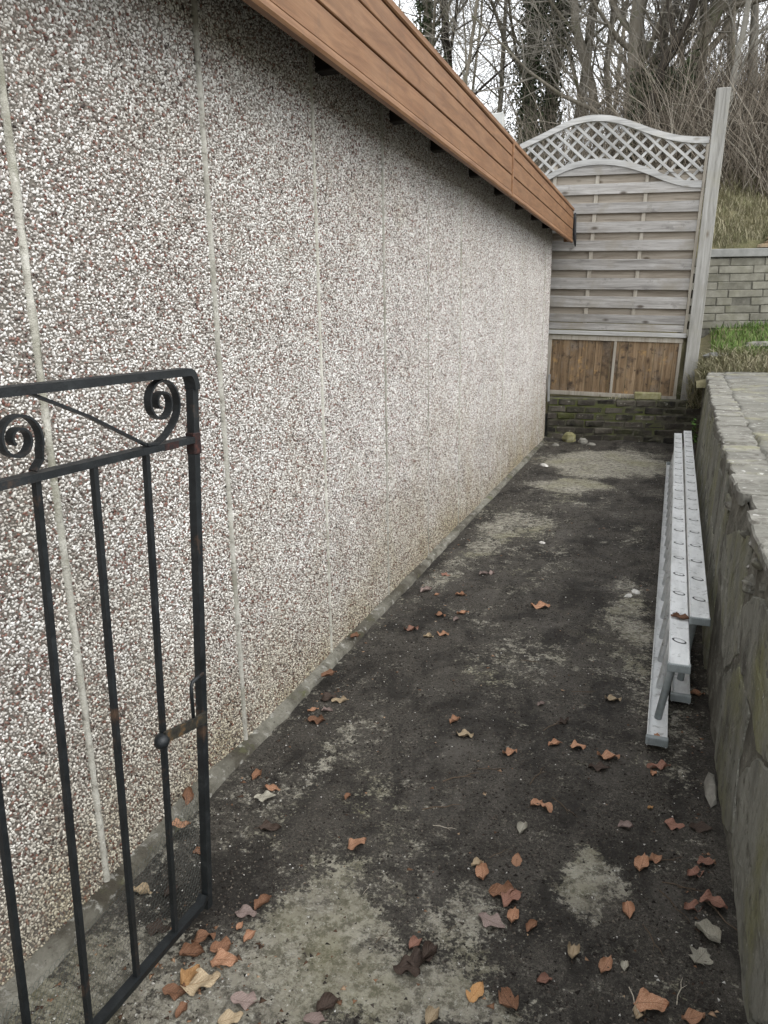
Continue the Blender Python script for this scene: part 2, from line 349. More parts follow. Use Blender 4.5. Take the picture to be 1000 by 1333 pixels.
def ribbon(b, pts, side, w, th):
    """rectangular bar along a planar path; side = unit vector across the plane, w along it, th in the plane"""
    pts = [np.array(p, float) for p in pts]; k = len(pts); V = []; side = np.array(side, float)
    for i in range(k):
        d = pts[min(i + 1, k - 1)] - pts[max(i - 1, 0)]; d /= np.linalg.norm(d); nn = np.cross(side, d)
        for (a, c) in ((-1, -1), (1, -1), (1, 1), (-1, 1)): V.append(pts[i] + side * a * w / 2 + nn * c * th / 2)
    Fc = [(i * 4 + j, i * 4 + (j + 1) % 4, (i + 1) * 4 + (j + 1) % 4, (i + 1) * 4 + j) for i in range(k - 1) for j in range(4)]
    Fc += [(3, 2, 1, 0), tuple((k - 1) * 4 + j for j in range(4))]
    return b.add(V, Fc)
def np_mesh(name, V, Fq, mat, rnd=None, smooth=False):
    """fast mesh from arrays; Fq (n,k) faces all with k corners; rnd per face"""
    me = bpy.data.meshes.new(name); k = Fq.shape[1]
    me.vertices.add(len(V)); me.vertices.foreach_set('co', np.asarray(V, np.float32).ravel())
    me.loops.add(Fq.size); me.loops.foreach_set('vertex_index', Fq.astype(np.int32).ravel())
    me.polygons.add(len(Fq)); me.polygons.foreach_set('loop_start', np.arange(0, Fq.size, k, dtype=np.int32))
    me.update(calc_edges=True); me.materials.append(MATS[mat])
    if rnd is not None:
        at = me.attributes.new('rnd', 'FLOAT', 'FACE'); at.data.foreach_set('value', np.asarray(rnd, np.float32))
    if smooth: me.shade_smooth()
    me.validate(); return me
_NT = {}
def vnoise(x, y, seed=0):
    if seed not in _NT: _NT[seed] = np.random.RandomState(seed).rand(256, 256)
    T = _NT[seed]; xi = np.floor(x).astype(int); yi = np.floor(y).astype(int); fx = x - xi; fy = y - yi
    fx = fx * fx * (3 - 2 * fx); fy = fy * fy * (3 - 2 * fy); g = lambda a, b: T[a % 256, b % 256]
    return lerp(lerp(g(xi, yi), g(xi + 1, yi), fx), lerp(g(xi, yi + 1), g(xi + 1, yi + 1), fx), fy)
def fbm(x, y, oct=5, seed=0, gain=.5):
    s = 0; a = 1; t = 0
    for i in range(oct): s = s + a * vnoise(x * 2 ** i + 17.3 * i, y * 2 ** i + 9.1 * i, seed + i); t += a; a *= gain
    return s / t
def ss(x, a, b):
    t = np.clip((x - a) / (b - a), 0, 1); return t * t * (3 - 2 * t)
def grid_mesh(name, xs, ys, Z, mat, attrs=None, smooth=True):
    X, Y = np.meshgrid(xs, ys); V = np.stack([X, Y, Z], -1).reshape(-1, 3); nx = len(xs); ny = len(ys)
    i = np.arange(nx * ny).reshape(ny, nx); Fq = np.stack([i[:-1, :-1], i[:-1, 1:], i[1:, 1:], i[1:, :-1]], -1).reshape(-1, 4)
    me = np_mesh(name, V, Fq, mat, smooth=smooth)
    for k, a in (attrs or {}).items():
        at = me.attributes.new(k, 'FLOAT', 'POINT'); at.data.foreach_set('value', a.astype(np.float32).ravel())
    return me

# ================================================================== THE SETTING
WX = -1.361                      # face of the garage wall
GEND = 9.54
# ---- big ground sheet
gr = struct(MB().add([(-200, -200, -.06), (200, -200, -.06), (200, 250, -.06), (-200, 250, -.06)], [(0, 1, 2, 3)]).build('ground', 'ground'))

# ---- passage floor
def floor_height(x, y):
    return .006 * (fbm(x * 2.2, y * 2.2, 3, 3) - .5) * 2
def soil_mask(x, y):
    """1 = soil cover, 0 = bare concrete; patches read off the photograph by their place on the floor"""
    m = np.full(np.shape(x), .70)
    wx = x + .10 * (fbm(x * 4.5, y * 4.5, 4, 121) - .5) * 2; wy = y + .16 * (fbm(x * 3.5, y * 3.5, 4, 131) - .5) * 2
    def patch(px, py, rx, ry, amt, rot=0.):
        nonlocal m
        c = gnd(px, py); dx = wx - c[0]; dy = wy - c[1]; cr, sr = math.cos(rot), math.sin(rot)
        d = ((dx * cr + dy * sr) / rx) ** 2 + ((-dx * sr + dy * cr) / ry) ** 2
        m = m - .62 * amt * np.exp(-d * d)
    patch(768, 1168, .085, .13, .85)
    patch(470, 1240, .30, .16, .85); patch(400, 1190, .15, .14, .6); patch(330, 1290, .22, .16, .75); patch(560, 1300, .20, .10, .55); patch(600, 1185, .10, .09, .4)
    patch(120, 1290, .25, .25, .7)
    patch(790, 603, .62, .70, 1.6); patch(740, 632, .34, .3, .9)
    patch(640, 700, .16, .45, .55); patch(690, 680, .22, .35, .45)
    patch(810, 800, .13, .8, .38); patch(840, 880, .10, .5, .40); patch(700, 860, .22, .35, .28); patch(640, 800, .3, .35, .22)
    patch(880, 960, .10, .35, .45); patch(610, 880, .12, .2, .25); patch(725, 1100, .12, .1, .2); patch(830, 700, .1, .6, .3)
    patch(590, 745, .12, .35, .4)
    return m + .34 * (fbm(x * 3, y * 1.6, 5, 11, .6) - .5) * 2
xs = np.arange(-1.40, .50, .0125)
ys = [-.6]
while ys[-1] < 9.62: ys.append(ys[-1] + .011 + .003 * max(0, ys[-1] - 1.2))
ys = np.array(ys); X, Y = np.meshgrid(xs, ys)
sm = soil_mask(X, Y); near = np.exp(-np.maximum(0, Y - 2) / 4)
Z = floor_height(X, Y) + np.clip(sm - .3, 0, .8) * (.010 * fbm(X * 14, Y * 14, 4, 21) + .004 * fbm(X * 55, Y * 55, 2, 31)) + .0015 * fbm(X * 60, Y * 60, 2, 5)
Z += .05 * ss(Y, 9.1, 9.5) * fbm(X * 5, Y * 5, 3, 8) + .012 * ss(X, .15, .27) * fbm(X * 9, Y * 9, 3, 44)
flo = struct(put('passage_floor', grid_mesh('passage_floor', xs, ys, Z, 'floor', {'soil': sm})))
def floor_z(x, y):
    i = int(np.clip(np.searchsorted(xs, x), 1, len(xs) - 1)); j = int(np.clip(np.searchsorted(ys, y), 1, len(ys) - 1))
    return float(Z[j - 1:j + 1, i - 1:i + 1].max())

# ---- mortar haunch along the foot of the garage wall
ky = np.arange(-.6, GEND, .009); prof = 10; KV = np.zeros((len(ky), prof, 3))
n1 = fbm(ky * 3, ky * 0 + 3, 4, 71); n2 = fbm(ky * 9, ky * 0 + 7, 3, 75)
wd = .040 + .018 * (n1 - .5) + .012 * (n2 - .5) + .02 * np.exp(-((ky - .8) / .4) ** 2)
hh = .032 + .020 * (n1 - .5) + .030 * np.exp(-((ky - 1.78) / .22) ** 2) * (ky < 2.2)
for j in range(prof):
    t = j / (prof - 1); xx = WX - .01 + (wd + .02) * t
    rough = .010 * (fbm(ky * 16, ky * 0 + j * 1.3, 4, 80, .65) - .5)
    KV[:, j, 0] = xx + rough; KV[:, j, 1] = ky; KV[:, j, 2] = hh * (1 - t ** 1.5 * .35) - (.05 if j == prof - 1 else (.006 if j == prof - 2 else 0)) + rough * .7
i = np.arange(len(ky) * prof).reshape(len(ky), prof)
Fq = np.stack([i[:-1, :-1], i[:-1, 1:], i[1:, 1:], i[1:, :-1]], -1).reshape(-1, 4)
struct(put('kerb', np_mesh('kerb', KV.reshape(-1, 3), Fq, 'kerb', smooth=True)))

# ---- the terrace on the right: its face, edge line and top
TZ = .90
ey = np.array([-1.0, 1.5, 2.4, 3.0, 3.66, 4.5, 5.31, 7.0, 8.7, 9.35]); ex = np.array([.30, .30, .295, .295, .305, .325, .345, .395, .45, .50])
by = np.array([-1.0, 1.5, 2.5, 3.2, 5.5, 7.0, 9.4]); bx_ = np.array([.28, .277, .265, .265, .31, .335, .43])
edge_x = lambda y: np.interp(y, ey, ex)
base_x = lambda y: np.interp(y, by, bx_)
# ---- verge between the terrace and the block wall, and the hillside behind
BW0 = np.array([.30, 10.75]); BWD = np.array([.945, .327]); BWN = np.array([-.327, .945])
vx = np.arange(.36, 6.0, .12); vy = np.arange(8.7, 12.6, .1); X, Y = np.meshgrid(vx, vy)
def verge_z(x, y): return .845 + .26 * np.clip(y - 8.95, -.3, 9) + .05 * (fbm(x * 3, y * 3, 4, 91) - .5) - .12 * (1 - ss(x, .36, .7)) * ss(y, 8.8, 9.3)
struct(put('verge', grid_mesh('verge', vx, vy, verge_z(X, Y), 'hill')))
def hill_z(x, y):
    s = (x - BW0[0]) * BWN[0] + (y - BW0[1]) * BWN[1]
    z = 2.30 + .62 * np.clip(s, 0, 3.2) + .12 * np.clip(s - 3.2, 0, 50) + .25 * (fbm(x * .7, y * .7, 4, 55) - .5)
    z = z - ss(-x, -.3, 6) * (1.3 + .25 * np.clip(s, 0, 5))
    return np.where(s < .10, np.minimum(z, .3), z)
hx = np.concatenate([np.arange(-30, -4, 1.), np.arange(-4, 6, .16), np.arange(6, 40, 1.)]); hy = np.concatenate([np.arange(9.85, 16, .14), np.arange(16, 80, 1.5)])
X, Y = np.meshgrid(hx, hy)
struct(put('hillside', grid_mesh('hillside', hx, hy, hill_z(X, Y), 'hill')))

# ================================================================== GARAGE
gar = thing('garage', 'pebble-dashed concrete panel garage with brown woodgrain fascia along its flat roof', 'garage', (WX, 4.5, 0))
G0 = Vector((WX, 4.5, 0))
def gput(name, mb, mat, loc=(0, 0, 0), rot=None, smooth=False):
    return mb.build(name, mat, gar, tuple(Vector(loc) - G0), rot, smooth)
JOINTS = [-.95, -.18, .585, 1.353, 2.110, 2.890, 3.675, 4.435, 5.21, 5.975, 6.75, 7.52, 8.29, 9.06, GEND]
PH = 2.62
def aggregate_mesh(name, w_, h_, sp, seed):
    rs = np.random.RandomState(seed); nx = int(w_ / sp); nz = int(h_ / (sp * .9))
    gx, gz = np.meshgrid((np.arange(nx) + .5) / nx, (np.arange(nz) + .5) / nz); gx = gx + (np.arange(nz)[:, None] % 2 - .5) * .5 / nx
    n = nx * nz
    cxx = gx.ravel() * w_ + (rs.rand(n) - .5) * sp * .85; czz = gz.ravel() * h_ + (rs.rand(n) - .5) * sp * .85
    rr = sp * (.34 + .34 * rs.rand(n) ** 1.4); el = 1 + .7 * rs.rand(n); an = rs.rand(n) * math.pi; k = 4
    ht = sp * (.18 + .50 * rs.rand(n)); tx = (rs.rand(n) - .5) * .9; tz = (rs.rand(n) - .5) * .9
    V = np.zeros((n, 2 * k, 3)); ca, sa = np.cos(an), np.sin(an)
    for j in range(k):
        a = 2 * math.pi * j / k + (rs.rand(n) - .5) * .8; r0 = rr * (.85 + .4 * rs.rand(n))
        for ring, sc in ((0, 1.0), (1, .55 + .2 * rs.rand(n))):
            u = np.cos(a) * r0 * el * sc; v = np.sin(a) * r0 / el ** .5 * sc
            V[:, ring * k + j, 1] = np.clip(cxx + u * ca - v * sa, .004, w_ - .004); V[:, ring * k + j, 2] = np.clip(czz + u * sa + v * ca, 0.002, h_)
            V[:, ring * k + j, 0] = -.002 if ring == 0 else ht * (1 + tx * np.cos(a) + tz * np.sin(a)) * .8
    off = (np.arange(n) * 2 * k)[:, None]
    quads = np.array([[j, (j + 1) % k, k + (j + 1) % k, k + j] for j in range(k)] + [[k, k + 1, k + 2, k + 3]])
    tri = np.concatenate([quads[:, [0, 1, 2]], quads[:, [0, 2, 3]]]); tri = np.array([q for q in tri if len(set(q)) == 3])
    Fq = (off[:, :, None] + tri[None]).reshape(-1, 3); return np_mesh(name, V.reshape(-1, 3), Fq, 'aggregate', np.repeat(rs.rand(n), len(tri)))
PW = .748
AGG = [aggregate_mesh('aggregate', PW, PH - .02, .0078, 3), aggregate_mesh('aggregate', PW, PH - .02, .0078, 8)]
AGG_END = aggregate_mesh('aggregate', GEND - 9.06 - .02, PH - .02, .0078, 12)
AGGS_SLAB = {}
for k in range(len(JOINTS) - 1):
    gap = lambda q: .010 if q in (3, 4) else .0055
    y0, y1 = JOINTS[k] + gap(k), JOINTS[k + 1] - gap(k + 1); xo = WX + random.uniform(-.003, .003)
    lean = random.uniform(-.0012, .0012)
    pn = gput('wall_panel', cbox(MB(), (-.06, 0, 0), (0, y1 - y0, PH), .004), 'panel_matrix', (xo, y0, 0), (0, lean, 0))
    last = k == len(JOINTS) - 2
    if k == 0: continue
    me = AGG_END if last else AGG[k % 2]
    ag = stuff(put('aggregate', me, pn, (0, 0, .01)))
    if not last:
        ag.scale = (1, (y1 - y0) / PW, 1)
        if (k // 2) % 2: ag.rotation_euler = (math.pi, 0, 0); ag.location = (0, y1 - y0, PH - .01)
    # mortar filling the joint
    if k > 0:
        strong = k in (3, 4)
        b = MB(); zz = np.arange(0, PH, .018); nz = len(zz); yj = JOINTS[k]
        a1 = fbm(zz * 14, zz * 0 + k, 3, k); w1 = (.0120 if strong else .0078) + .008 * (a1 - .5)
        pr = [(-1.0, -.004), (-.75, .005), (-.15, .009 if strong else .006), (.15, .0085 if strong else .006), (.75, .004), (1.0, -.004)]
        V = [(WX + d + .006 * (fbm(np.array([z * 30]), np.array([u * 3 + k]), 2, 4)[0] - .5), yj + u * w1[i], z + .01) for i, z in enumerate(zz) for (u, d) in pr]
        Fc = [(i * 6 + j, i * 6 + j + 1, (i + 1) * 6 + j + 1, (i + 1) * 6 + j) for i in range(nz - 1) for j in range(5)]
        b.add(V, Fc); gput('joint_strip', b, 'joint', smooth=True)
# end wall, far wall, roof
gput('end_wall', cbox(MB(), (-4.6, -.06, 0), (-.062, -.002, PH), .005), 'panel_matrix', (WX, GEND, 0))
gput('front_wall', cbox(MB(), (-4.6, 0, 0), (-.062, .06, PH), .005), 'panel_matrix', (WX, JOINTS[0], 0))
gput('far_wall', cbox(MB(), (-4.68, 0, 0), (-4.61, GEND - JOINTS[0], PH), .005), 'panel_matrix', (WX, JOINTS[0], 0))
FX = -1.13; FEND = 9.585
zf = lambda px, py: float(onx(px, py, FX)[2])
Zb = (zf(320, 0) + zf(745, 315)) / 2                   # underside of the fascia
Zv = Zb + (zf(500, 114) - zf(500, 127))                # top of the bevelled edge trim
Z1 = zf(665, 226.5); Z2 = zf(665, 201.5); Zt = (zf(745, 268) + zf(515, 0) + zf(667, 184)) / 3
Z3 = Zt - .035
gput('roof_sheet', cbox(MB(), (-4.75, 0, 0), (FX - WX - .025, FEND - JOINTS[0] + .0, .03), .004), 'roof_felt', (WX, JOINTS[0] - .02, Zt - .06))
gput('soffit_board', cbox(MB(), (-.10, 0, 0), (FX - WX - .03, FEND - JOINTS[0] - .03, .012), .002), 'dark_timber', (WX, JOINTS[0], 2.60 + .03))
YJ = float(onx(667, 222, FX)[1])
spans = [(JOINTS[0] - .02, YJ - .012), (YJ + .012, FEND)]
for (ya, yb) in spans:
    L = yb - ya
    # lower board with bevelled foot trim: profile extruded along Y
    for (nm, za, zb, dx) in (('fascia_board', Zv + .001, Z1 - .0035, 0), ('fascia_board', Z1 + .0035, Z2 - .0035, .001), ('fascia_board', Z2 + .0035, Z3 - .003, 0)):
        gput(nm, cbox(MB(), (-.018, 0, 0), (0, L, zb - za), .003), 'cladding', (FX + dx, ya, za))
    b = MB(); P = [(-.022, Zb), (.002, Zb), (.008, Zb + .010), (.006, Zv - .012), (0.0015, Zv - .001), (-.018, Zv - .001)]
    V = [(x, y, z) for y in (0, L) for (x, z) in P]; Fc = [(j, (j + 1) % 6, 6 + (j + 1) % 6, 6 + j)[::-1] for j in range(6)] + [tuple(range(6)), tuple(range(6, 12))[::-1]]
    gput('edge_trim', b.add(V, Fc), 'cladding', (FX, ya, 0))
    gput('top_trim', cbox(MB(), (-.05, 0, 0), (.010, L, Zt - Z3), .006), 'cladding', (FX, ya, Z3))
gput('groove_backing', cbox(MB(), (-.030, .01, 0), (-.019, FEND - JOINTS[0] - .02, Zt - Zb - .03), .002), 'groove', (FX, JOINTS[0], Zb + .01))
gput('joint_cover', cbox(MB(), (-.016, -.016, 0), (.012, .016, Zt - Zb + .004), .006), 'cladding', (FX, YJ, Zb - .004))
gput('fascia_return', cbox(MB(), (-.10, -.016, 0), (-.023, .0, Zt - Zb - .02), .004), 'cladding', (FX, FEND - .002, Zb + .01))
b = MB(); tube(b, [ony(749, 277, 9.66), ony(748.5, 285, 9.66), ony(748, 300, 9.66), ony(748.5, 312, 9.66), ony(749, 321, 9.66)], [.012, .02, .022, .02, .006], 6)
gput('gutter_clip', b, 'black_plastic', smooth=True)
jys = [onx(420, 95, WX)[1] + d for d in (-1.68 - .84, -1.68, -.84, 0)] + [onx(x, y, WX)[1] for x, y in ((512, 158), (565, 198), (612, 231), (645, 256), (672, 275), (692, 292), (707, 303))]
for y in jys:
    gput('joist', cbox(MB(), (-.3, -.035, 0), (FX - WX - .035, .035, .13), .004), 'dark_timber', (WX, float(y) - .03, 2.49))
b = cbox(MB(), (-.012, 0, 0), (0, .07, .34), .004); gput('corner_board', b, 'coping', (WX + .035, GEND - .075, .50), (0, 0, R(-12)))

# ================================================================== GATE
gb = gnd(270, 1180, .05); gd = np.array([.045, .9990, 0]); gd /= np.linalg.norm(gd); GT = R(1.7)
gn0 = np.array([gd[1], -gd[0], 0.]); gu = np.array([0, 0, 1.]) * math.cos(GT) + gn0 * math.sin(GT); gn = gn0 * math.cos(GT) - np.array([0, 0, 1.]) * math.sin(GT)
gate = thing('iron_gate', 'black wrought-iron garden gate with scrollwork and wire mesh folded open by the wall', 'gate', tuple(gb))
def gp(px, py):
    r = ray(px, py); o = np.array([0, 0, H]); t = ((gb - o) @ gn) / (r @ gn); q = o + r * t - gb
    return float(q @ gd), float(q @ gu)
def GP(s, z, d=0.): return gd * s + gu * z + gn * d
def gpart(name, b, mat, smooth=False, parent=None): return b.build(name, mat, parent or gate, None, None, smooth)
Zt_g = gp(250, 483)[1]; Zm = gp(240, 574)[1]; Zlo = .03; S1 = .0; SL = -1.02
tilt = gp(250, 500)[0] / gp(250, 500)[1]         # the gate sags a little: stile tops lean towards +s
def sk(z): return tilt * z
ribbon(b := MB(), [GP(S1 + sk(0), 0), GP(S1 + sk(Zt_g - .04), Zt_g - .04)], gn, .0195, .0195); gpart('stile', b, 'iron')
ribbon(b := MB(), [GP(SL + sk(0), 0), GP(SL + sk(Zt_g), Zt_g)], gn, .0195, .0195); gpart('stile', b, 'iron')
arc = [GP(S1 + sk(Zt_g) - .022 + .022 * math.cos(a), Zt_g - .04 + .04 * math.sin(a)) for a in np.linspace(0, math.pi / 2, 7)]
ribbon(b := MB(), arc + [GP(SL + sk(Zt_g) + .012, Zt_g + .002)], gn, .030, .016); gpart('top_rail', b, 'iron')
ribbon(b := MB(), [GP(SL + sk(Zm) + .012, Zm + .004), GP(S1 + sk(Zm) - .011, Zm)], gn, .026, .014); gpart('middle_rail', b, 'iron')
ribbon(b := MB(), [GP(SL + .012, Zlo + .008), GP(S1 - .030, Zlo), GP(S1 - .010, Zlo + .015)], gn, .024, .016); gpart('bottom_rail', b, 'iron')
ribbon(b := MB(), [GP(S1 + sk(Zm) - .115, Zm - .0005), GP(S1 + sk(Zm) - .070, Zm - .0008)], gn, .0275, .0155); gpart('red_paint_patch', b, 'iron_red')
cbox(b := MB(), (-.0125, -.0125, 0), (.0125, .0125, .05), .002)
o = gpart('red_paint_patch', b, 'iron_red'); o.location = tuple(GP(S1 + sk(Zm) + .0002, Zm - .035)); o.rotation_euler = (0, 0, -math.atan2(gd[0], gd[1]))
ends = [(gp(190, 592)[0], gp(228, 1212)[0]), (gp(122, 608)[0], gp(178, 1268)[0]), (gp(47, 625)[0], gp(116, 1333)[0])]
for k in (1, 2, 3): ends.append((ends[2][0] - .145 * k, ends[2][1] - .143 * k))
for (s0, s1) in ends:
    ribbon(b := MB(), [GP(s1, Zlo + .006), GP(s0, Zm - .005)], gn, .0115, .0115); gpart('bar', b, 'iron')
def spiral(cs, cz_, r0, r1, a0, turns, n=44):
    return [GP(cs + lerp(r0, r1, (i / n) ** .8) * math.cos(a0 + turns * 2 * math.pi * i / n), cz_ + lerp(r0, r1, (i / n) ** .8) * math.sin(a0 + turns * 2 * math.pi * i / n)) for i in range(n + 1)]
c1 = gp(210, 525)
rod = gp(195, 572); rod0 = gp(38, 512)
sp = spiral(c1[0] - .002, c1[1] + .002, .060, .012, R(-58), 1.85)
foot = [GP(rod0[0], rod0[1]), GP(*gp(115, 542)), GP(rod[0] - .015, Zm + .012), GP(rod[0] + .02, Zm + .010), GP(rod[0] + .045, Zm + .02)]
ribbon(b := MB(), foot[:3] , gn, .012, .005); gpart('brace_rod', b, 'iron')
ribbon(b := MB(), foot[2:] + sp, gn, .018, .0045); gpart('scroll', b, 'iron')
c2 = gp(22, 572)
sp2 = spiral(c2[0], c2[1], .050, .011, R(-30), 1.7)
ribbon(b := MB(), [GP(c2[0] + .025, Zm + .012), GP(c2[0] + .042, Zm + .03)] + sp2, gn, .018, .0045); gpart('scroll', b, 'iron')
sp3 = spiral(SL + .13, Zm + .085, .058, .012, R(238), -1.85)
ribbon(b := MB(), sp3, gn, .018, .0045); gpart('scroll', b, 'iron')
# latch: a strap across to the bar, a looped keeper and a knob
l0 = gp(262, 925); l1 = gp(205, 962)
lat = MB(); ribbon(lat, [GP(l0[0] - .008, l0[1] - .008, .018), GP(lerp(l0[0], l1[0], .5), lerp(l0[1], l1[1], .45), .022), GP(l1[0] + .005, l1[1] + .004, .016)], gn, .008, .026)
lt = gpart('latch', lat, 'iron_rust')
b = MB(); tube(b, [GP(l1[0] + .012, l1[1] + .002, -.004), GP(l1[0] + .004, l1[1], .006), GP(l1[0] - .006, l1[1] - .001, .018), GP(l1[0] - .012, l1[1] - .002, .028)], [.007, .015, .018, .010], 10)
gpart('knob', b, 'iron', True, lt)
k0 = gp(241, 890); b = MB(); tube(b, [GP(S1 + sk(.66) - .006, k0[1] + .004, .012), GP(k0[0] + .006, k0[1] + .004, .016), GP(k0[0], k0[1] - .006, .017), GP(k0[0] + .001, l0[1] - .004, .018)], .0048, 6)
gpart('keeper', b, 'iron', True, lt)
# wire mesh over the lower half: hexagonal cells
V = []; Ed = []; cs = .0135
rs = np.random.RandomState(5)
for r_ in range(0, 30):
    for c_ in range(0, 76):
        s = SL + .01 + c_ * cs + (r_ % 2) * cs / 2; z = Zlo + r_ * cs * .86
        top = .36 - .10 * math.sin((s + 1) * 3.)
        if z > top: continue
        wob = .006 * math.sin(s * 9 + z * 5)
        V.append((s, z, wob + .0125)); a = len(V) - 1
        Ed.append((s, z, wob))
mb = MB()
for (s, z, wob) in Ed:
    p = np.array(GP(s, z, -.0155 + wob * .4)); hz = cs * .5
    p1 = np.array(GP(s, z + cs * .42, -.0155 + wob * .4)); pl = np.array(GP(s - cs / 2, z + cs * .62 + cs * .24, -.0155)); pr_ = np.array(GP(s + cs / 2, z + cs * .62 + cs * .24, -.0155))
    tube(mb, [p, p1], .00055, 3, False); tube(mb, [p1, pl], .0004, 3, False); tube(mb, [p1, pr_], .0004, 3, False)
stuff(gpart('wire_mesh', mb, 'wire'))

# ================================================================== LOW BRICK WALL UNDER THE FENCE
bw = thing('brick_wall', 'low mossy brick retaining wall at the end of the passage under the fence', 'wall', (-.5, GEND + .14, 0))
BY = GEND + .02
cbox(b := MB(), (-.84, -.105, -.05), (1.2, .10, .54), .01); b.build('mortar', 'moss_mortar', bw)
# soil and rubble banked up against its foot
course = .088
brick_protos = [cbox(MB(), (0, 0, 0), (.226, .105, .078), .012, .007).mesh('brick', 'moss_brick') for _ in range(6)]
for r_ in range(6):
    x = -1.335 - (.115 if r_ % 2 else 0) + random.uniform(-.01, .01)
    while x < .62:
        o = put('brick', random.choice(brick_protos), bw, (max(x, -1.34) + .5, BY - (GEND + .14) + random.uniform(.004, .012), r_ * course + .012), (0, 0, random.uniform(-.012, .012)))
        if x < -1.34: o.scale = ((.222 - (-1.34 - x)) / .222, 1, 1)
        x += .235

# ================================================================== FENCE
FY = 9.735; FR = R(2.1)
fc = np.array([-.55, FY, 1.5])
fence = thing('lattice_fence', 'weathered grey timber fence panel with arched lattice top on the brick wall', 'fence', tuple(fc), (0, FR, 0))
cf, sf = math.cos(FR), math.sin(FR)
def FU(px, py, Y=FY):
    q = ony(px, py, Y) - fc; u = q[0] * cf - q[2] * sf; v = q[0] * sf + q[2] * cf; return float(u), float(v)
def fbox(name, u0, u1, v0, v1, d0, d1, mat, c=.003, jit=.0015): return box_part(name, (u0, d0, v0), (u1, d1, v1), mat, fence, c, jit=jit)
UR = FU(905, 330)[0]; UL = UR - 2.12
# front slats and the rear ones showing in the gaps
fronts = [(239, 253), (264, 278), (289, 303), (313, 327), (337.5, 352), (362, 377), (386, 401), (409.5, 420.5), (421.5, 430)]
vv = lambda y: FU(800, y)[1]
prev = None
for (a, c) in fronts:
    v1, v0 = vv(a), vv(c)
    fbox('slat', UL + .03, UR - .022, v0, v1, -.032, -.016, 'grey_timber')
for (a, c) in zip([vv(253)] + [vv(f[1]) for f in fronts[1:7]], [vv(264)] + [vv(f[0]) for f in fronts[2:8]]):
    fbox('slat', UL + .03, UR - .022, c - .02, a + .02, .010, .024, 'rear_timber')
fbox('slat', UL + .03, UR - .022, vv(239) - .02, vv(226) + .02, .010, .024, 'rear_timber')
for px in (777.5, 842.0, 722):
    u = FU(px, 240)[0]; fbox('batten', u - .022, u + .022, vv(430), vv(214), -.0155, .0095, 'batten_timber')
# arched rails traced on the panel
top_pts = [(680, 187), (700, 178.5), (720, 168), (745, 156), (770, 150), (795, 150.5), (820, 157), (850, 168.5), (880, 176.5), (900, 178.5), (917, 179)]
low_pts = [(706, 233), (714, 228), (737, 215.5), (759, 209), (784, 206.5), (813, 209.5), (842, 218), (867, 229), (888, 235), (900, 236.5), (910, 237)]
TU = np.array([FU(*p) for p in top_pts]); LU = np.array([FU(*p) for p in low_pts])
def smooth_curve(P, u0, u1, n=40):
    us = np.linspace(u0, u1, n); mid = None
    v = np.interp(us, P[:, 0], P[:, 1])
    for _ in range(3): v[1:-1] = (v[:-2] + 2 * v[1:-1] + v[2:]) / 4
    return us, v
ucen = FU(782, 200)[0]
TU = np.vstack([np.array([[2 * ucen - p[0], p[1]] for p in TU[::-1] if 2 * ucen - p[0] < TU[0, 0] - .03]).reshape(-1, 2), TU])
LU = np.vstack([np.array([[2 * ucen - p[0], p[1]] for p in LU[::-1] if 2 * ucen - p[0] < LU[0, 0] - .03]).reshape(-1, 2), LU])
ut, vt = smooth_curve(TU, UL, UR); ul, vl = smooth_curve(LU, UL + .03, UR - .022)
RW = .066
def rail(name, us, vs_, d0, d1, mat):
    V = []; k = len(us)
    for u, v in zip(us, vs_):
        V += [(u, d0, v), (u, d1, v), (u, d1, v - RW), (u, d0, v - RW)]
    Fc = [(i * 4 + j, i * 4 + (j + 1) % 4, (i + 1) * 4 + (j + 1) % 4, (i + 1) * 4 + j) for i in range(k - 1) for j in range(4)] + [(3, 2, 1, 0), tuple((k - 1) * 4 + j for j in range(4))]
    return MB().add(V, Fc).build(name, mat, fence)
rail('top_rail', ut, vt, -.040, .026, 'pale_timber'); rail('arched_rail', ul, vl, -.046, .026, 'pale_timber')
# slat that follows the arch from below
V = []; k = 24; us = np.linspace(UL + .032, UR - .024, k); v0 = vv(227.5)
va = np.maximum(np.interp(us, ul, vl) - RW + .012, v0 + .002)
for u, v in zip(us, va): V += [(u, -.032, v0), (u, -.032, v), (u, -.016, v), (u, -.016, v0)]
Fc = [(i * 4 + j, i * 4 + (j + 1) % 4, (i + 1) * 4 + (j + 1) % 4, (i + 1) * 4 + j) for i in range(k - 1) for j in range(4)]
MB().add(V, Fc).build('slat', 'grey_timber', fence)
# lattice laths, two layers, clipped between the rails
def lath(ang, d0, d1, step, off, wl, mat):
    ca, sa = math.cos(ang), math.sin(ang)
    for k in range(-30, 60):
        p0 = np.array([UL + off + k * step, (vt.max() + vl.min()) / 2]); ts = np.linspace(-1.2, 1.2, 481)
        P = p0[None] + ts[:, None] * np.array([ca, sa])
        inside = (P[:, 0] > UL + .035) & (P[:, 0] < UR - .026) & (P[:, 1] < np.interp(P[:, 0], ut, vt) - RW * .75) & (P[:, 1] > np.interp(P[:, 0], ul, vl) - RW * .25)
        if inside.sum() < 8: continue
        idx = np.where(inside)[0]
        # longest run
        runs = np.split(idx, np.where(np.diff(idx) > 1)[0] + 1); r_ = max(runs, key=len)
        if len(r_) < 8: continue
        L = ts[r_[-1]] - ts[r_[0]]; c = (P[r_[0]] + P[r_[-1]]) / 2
        cbox(MB(), (-L / 2, d0, -wl / 2), (L / 2, d1, wl / 2), .002).build('lath', mat, fence, (c[0], 0, c[1]), (0, -ang, 0))
lath(R(-40), -.020, -.008, .158, .03, .030, 'pale_timber')
lath(R(46), -.007, .005, .158, .08, .030, 'pale_timber')
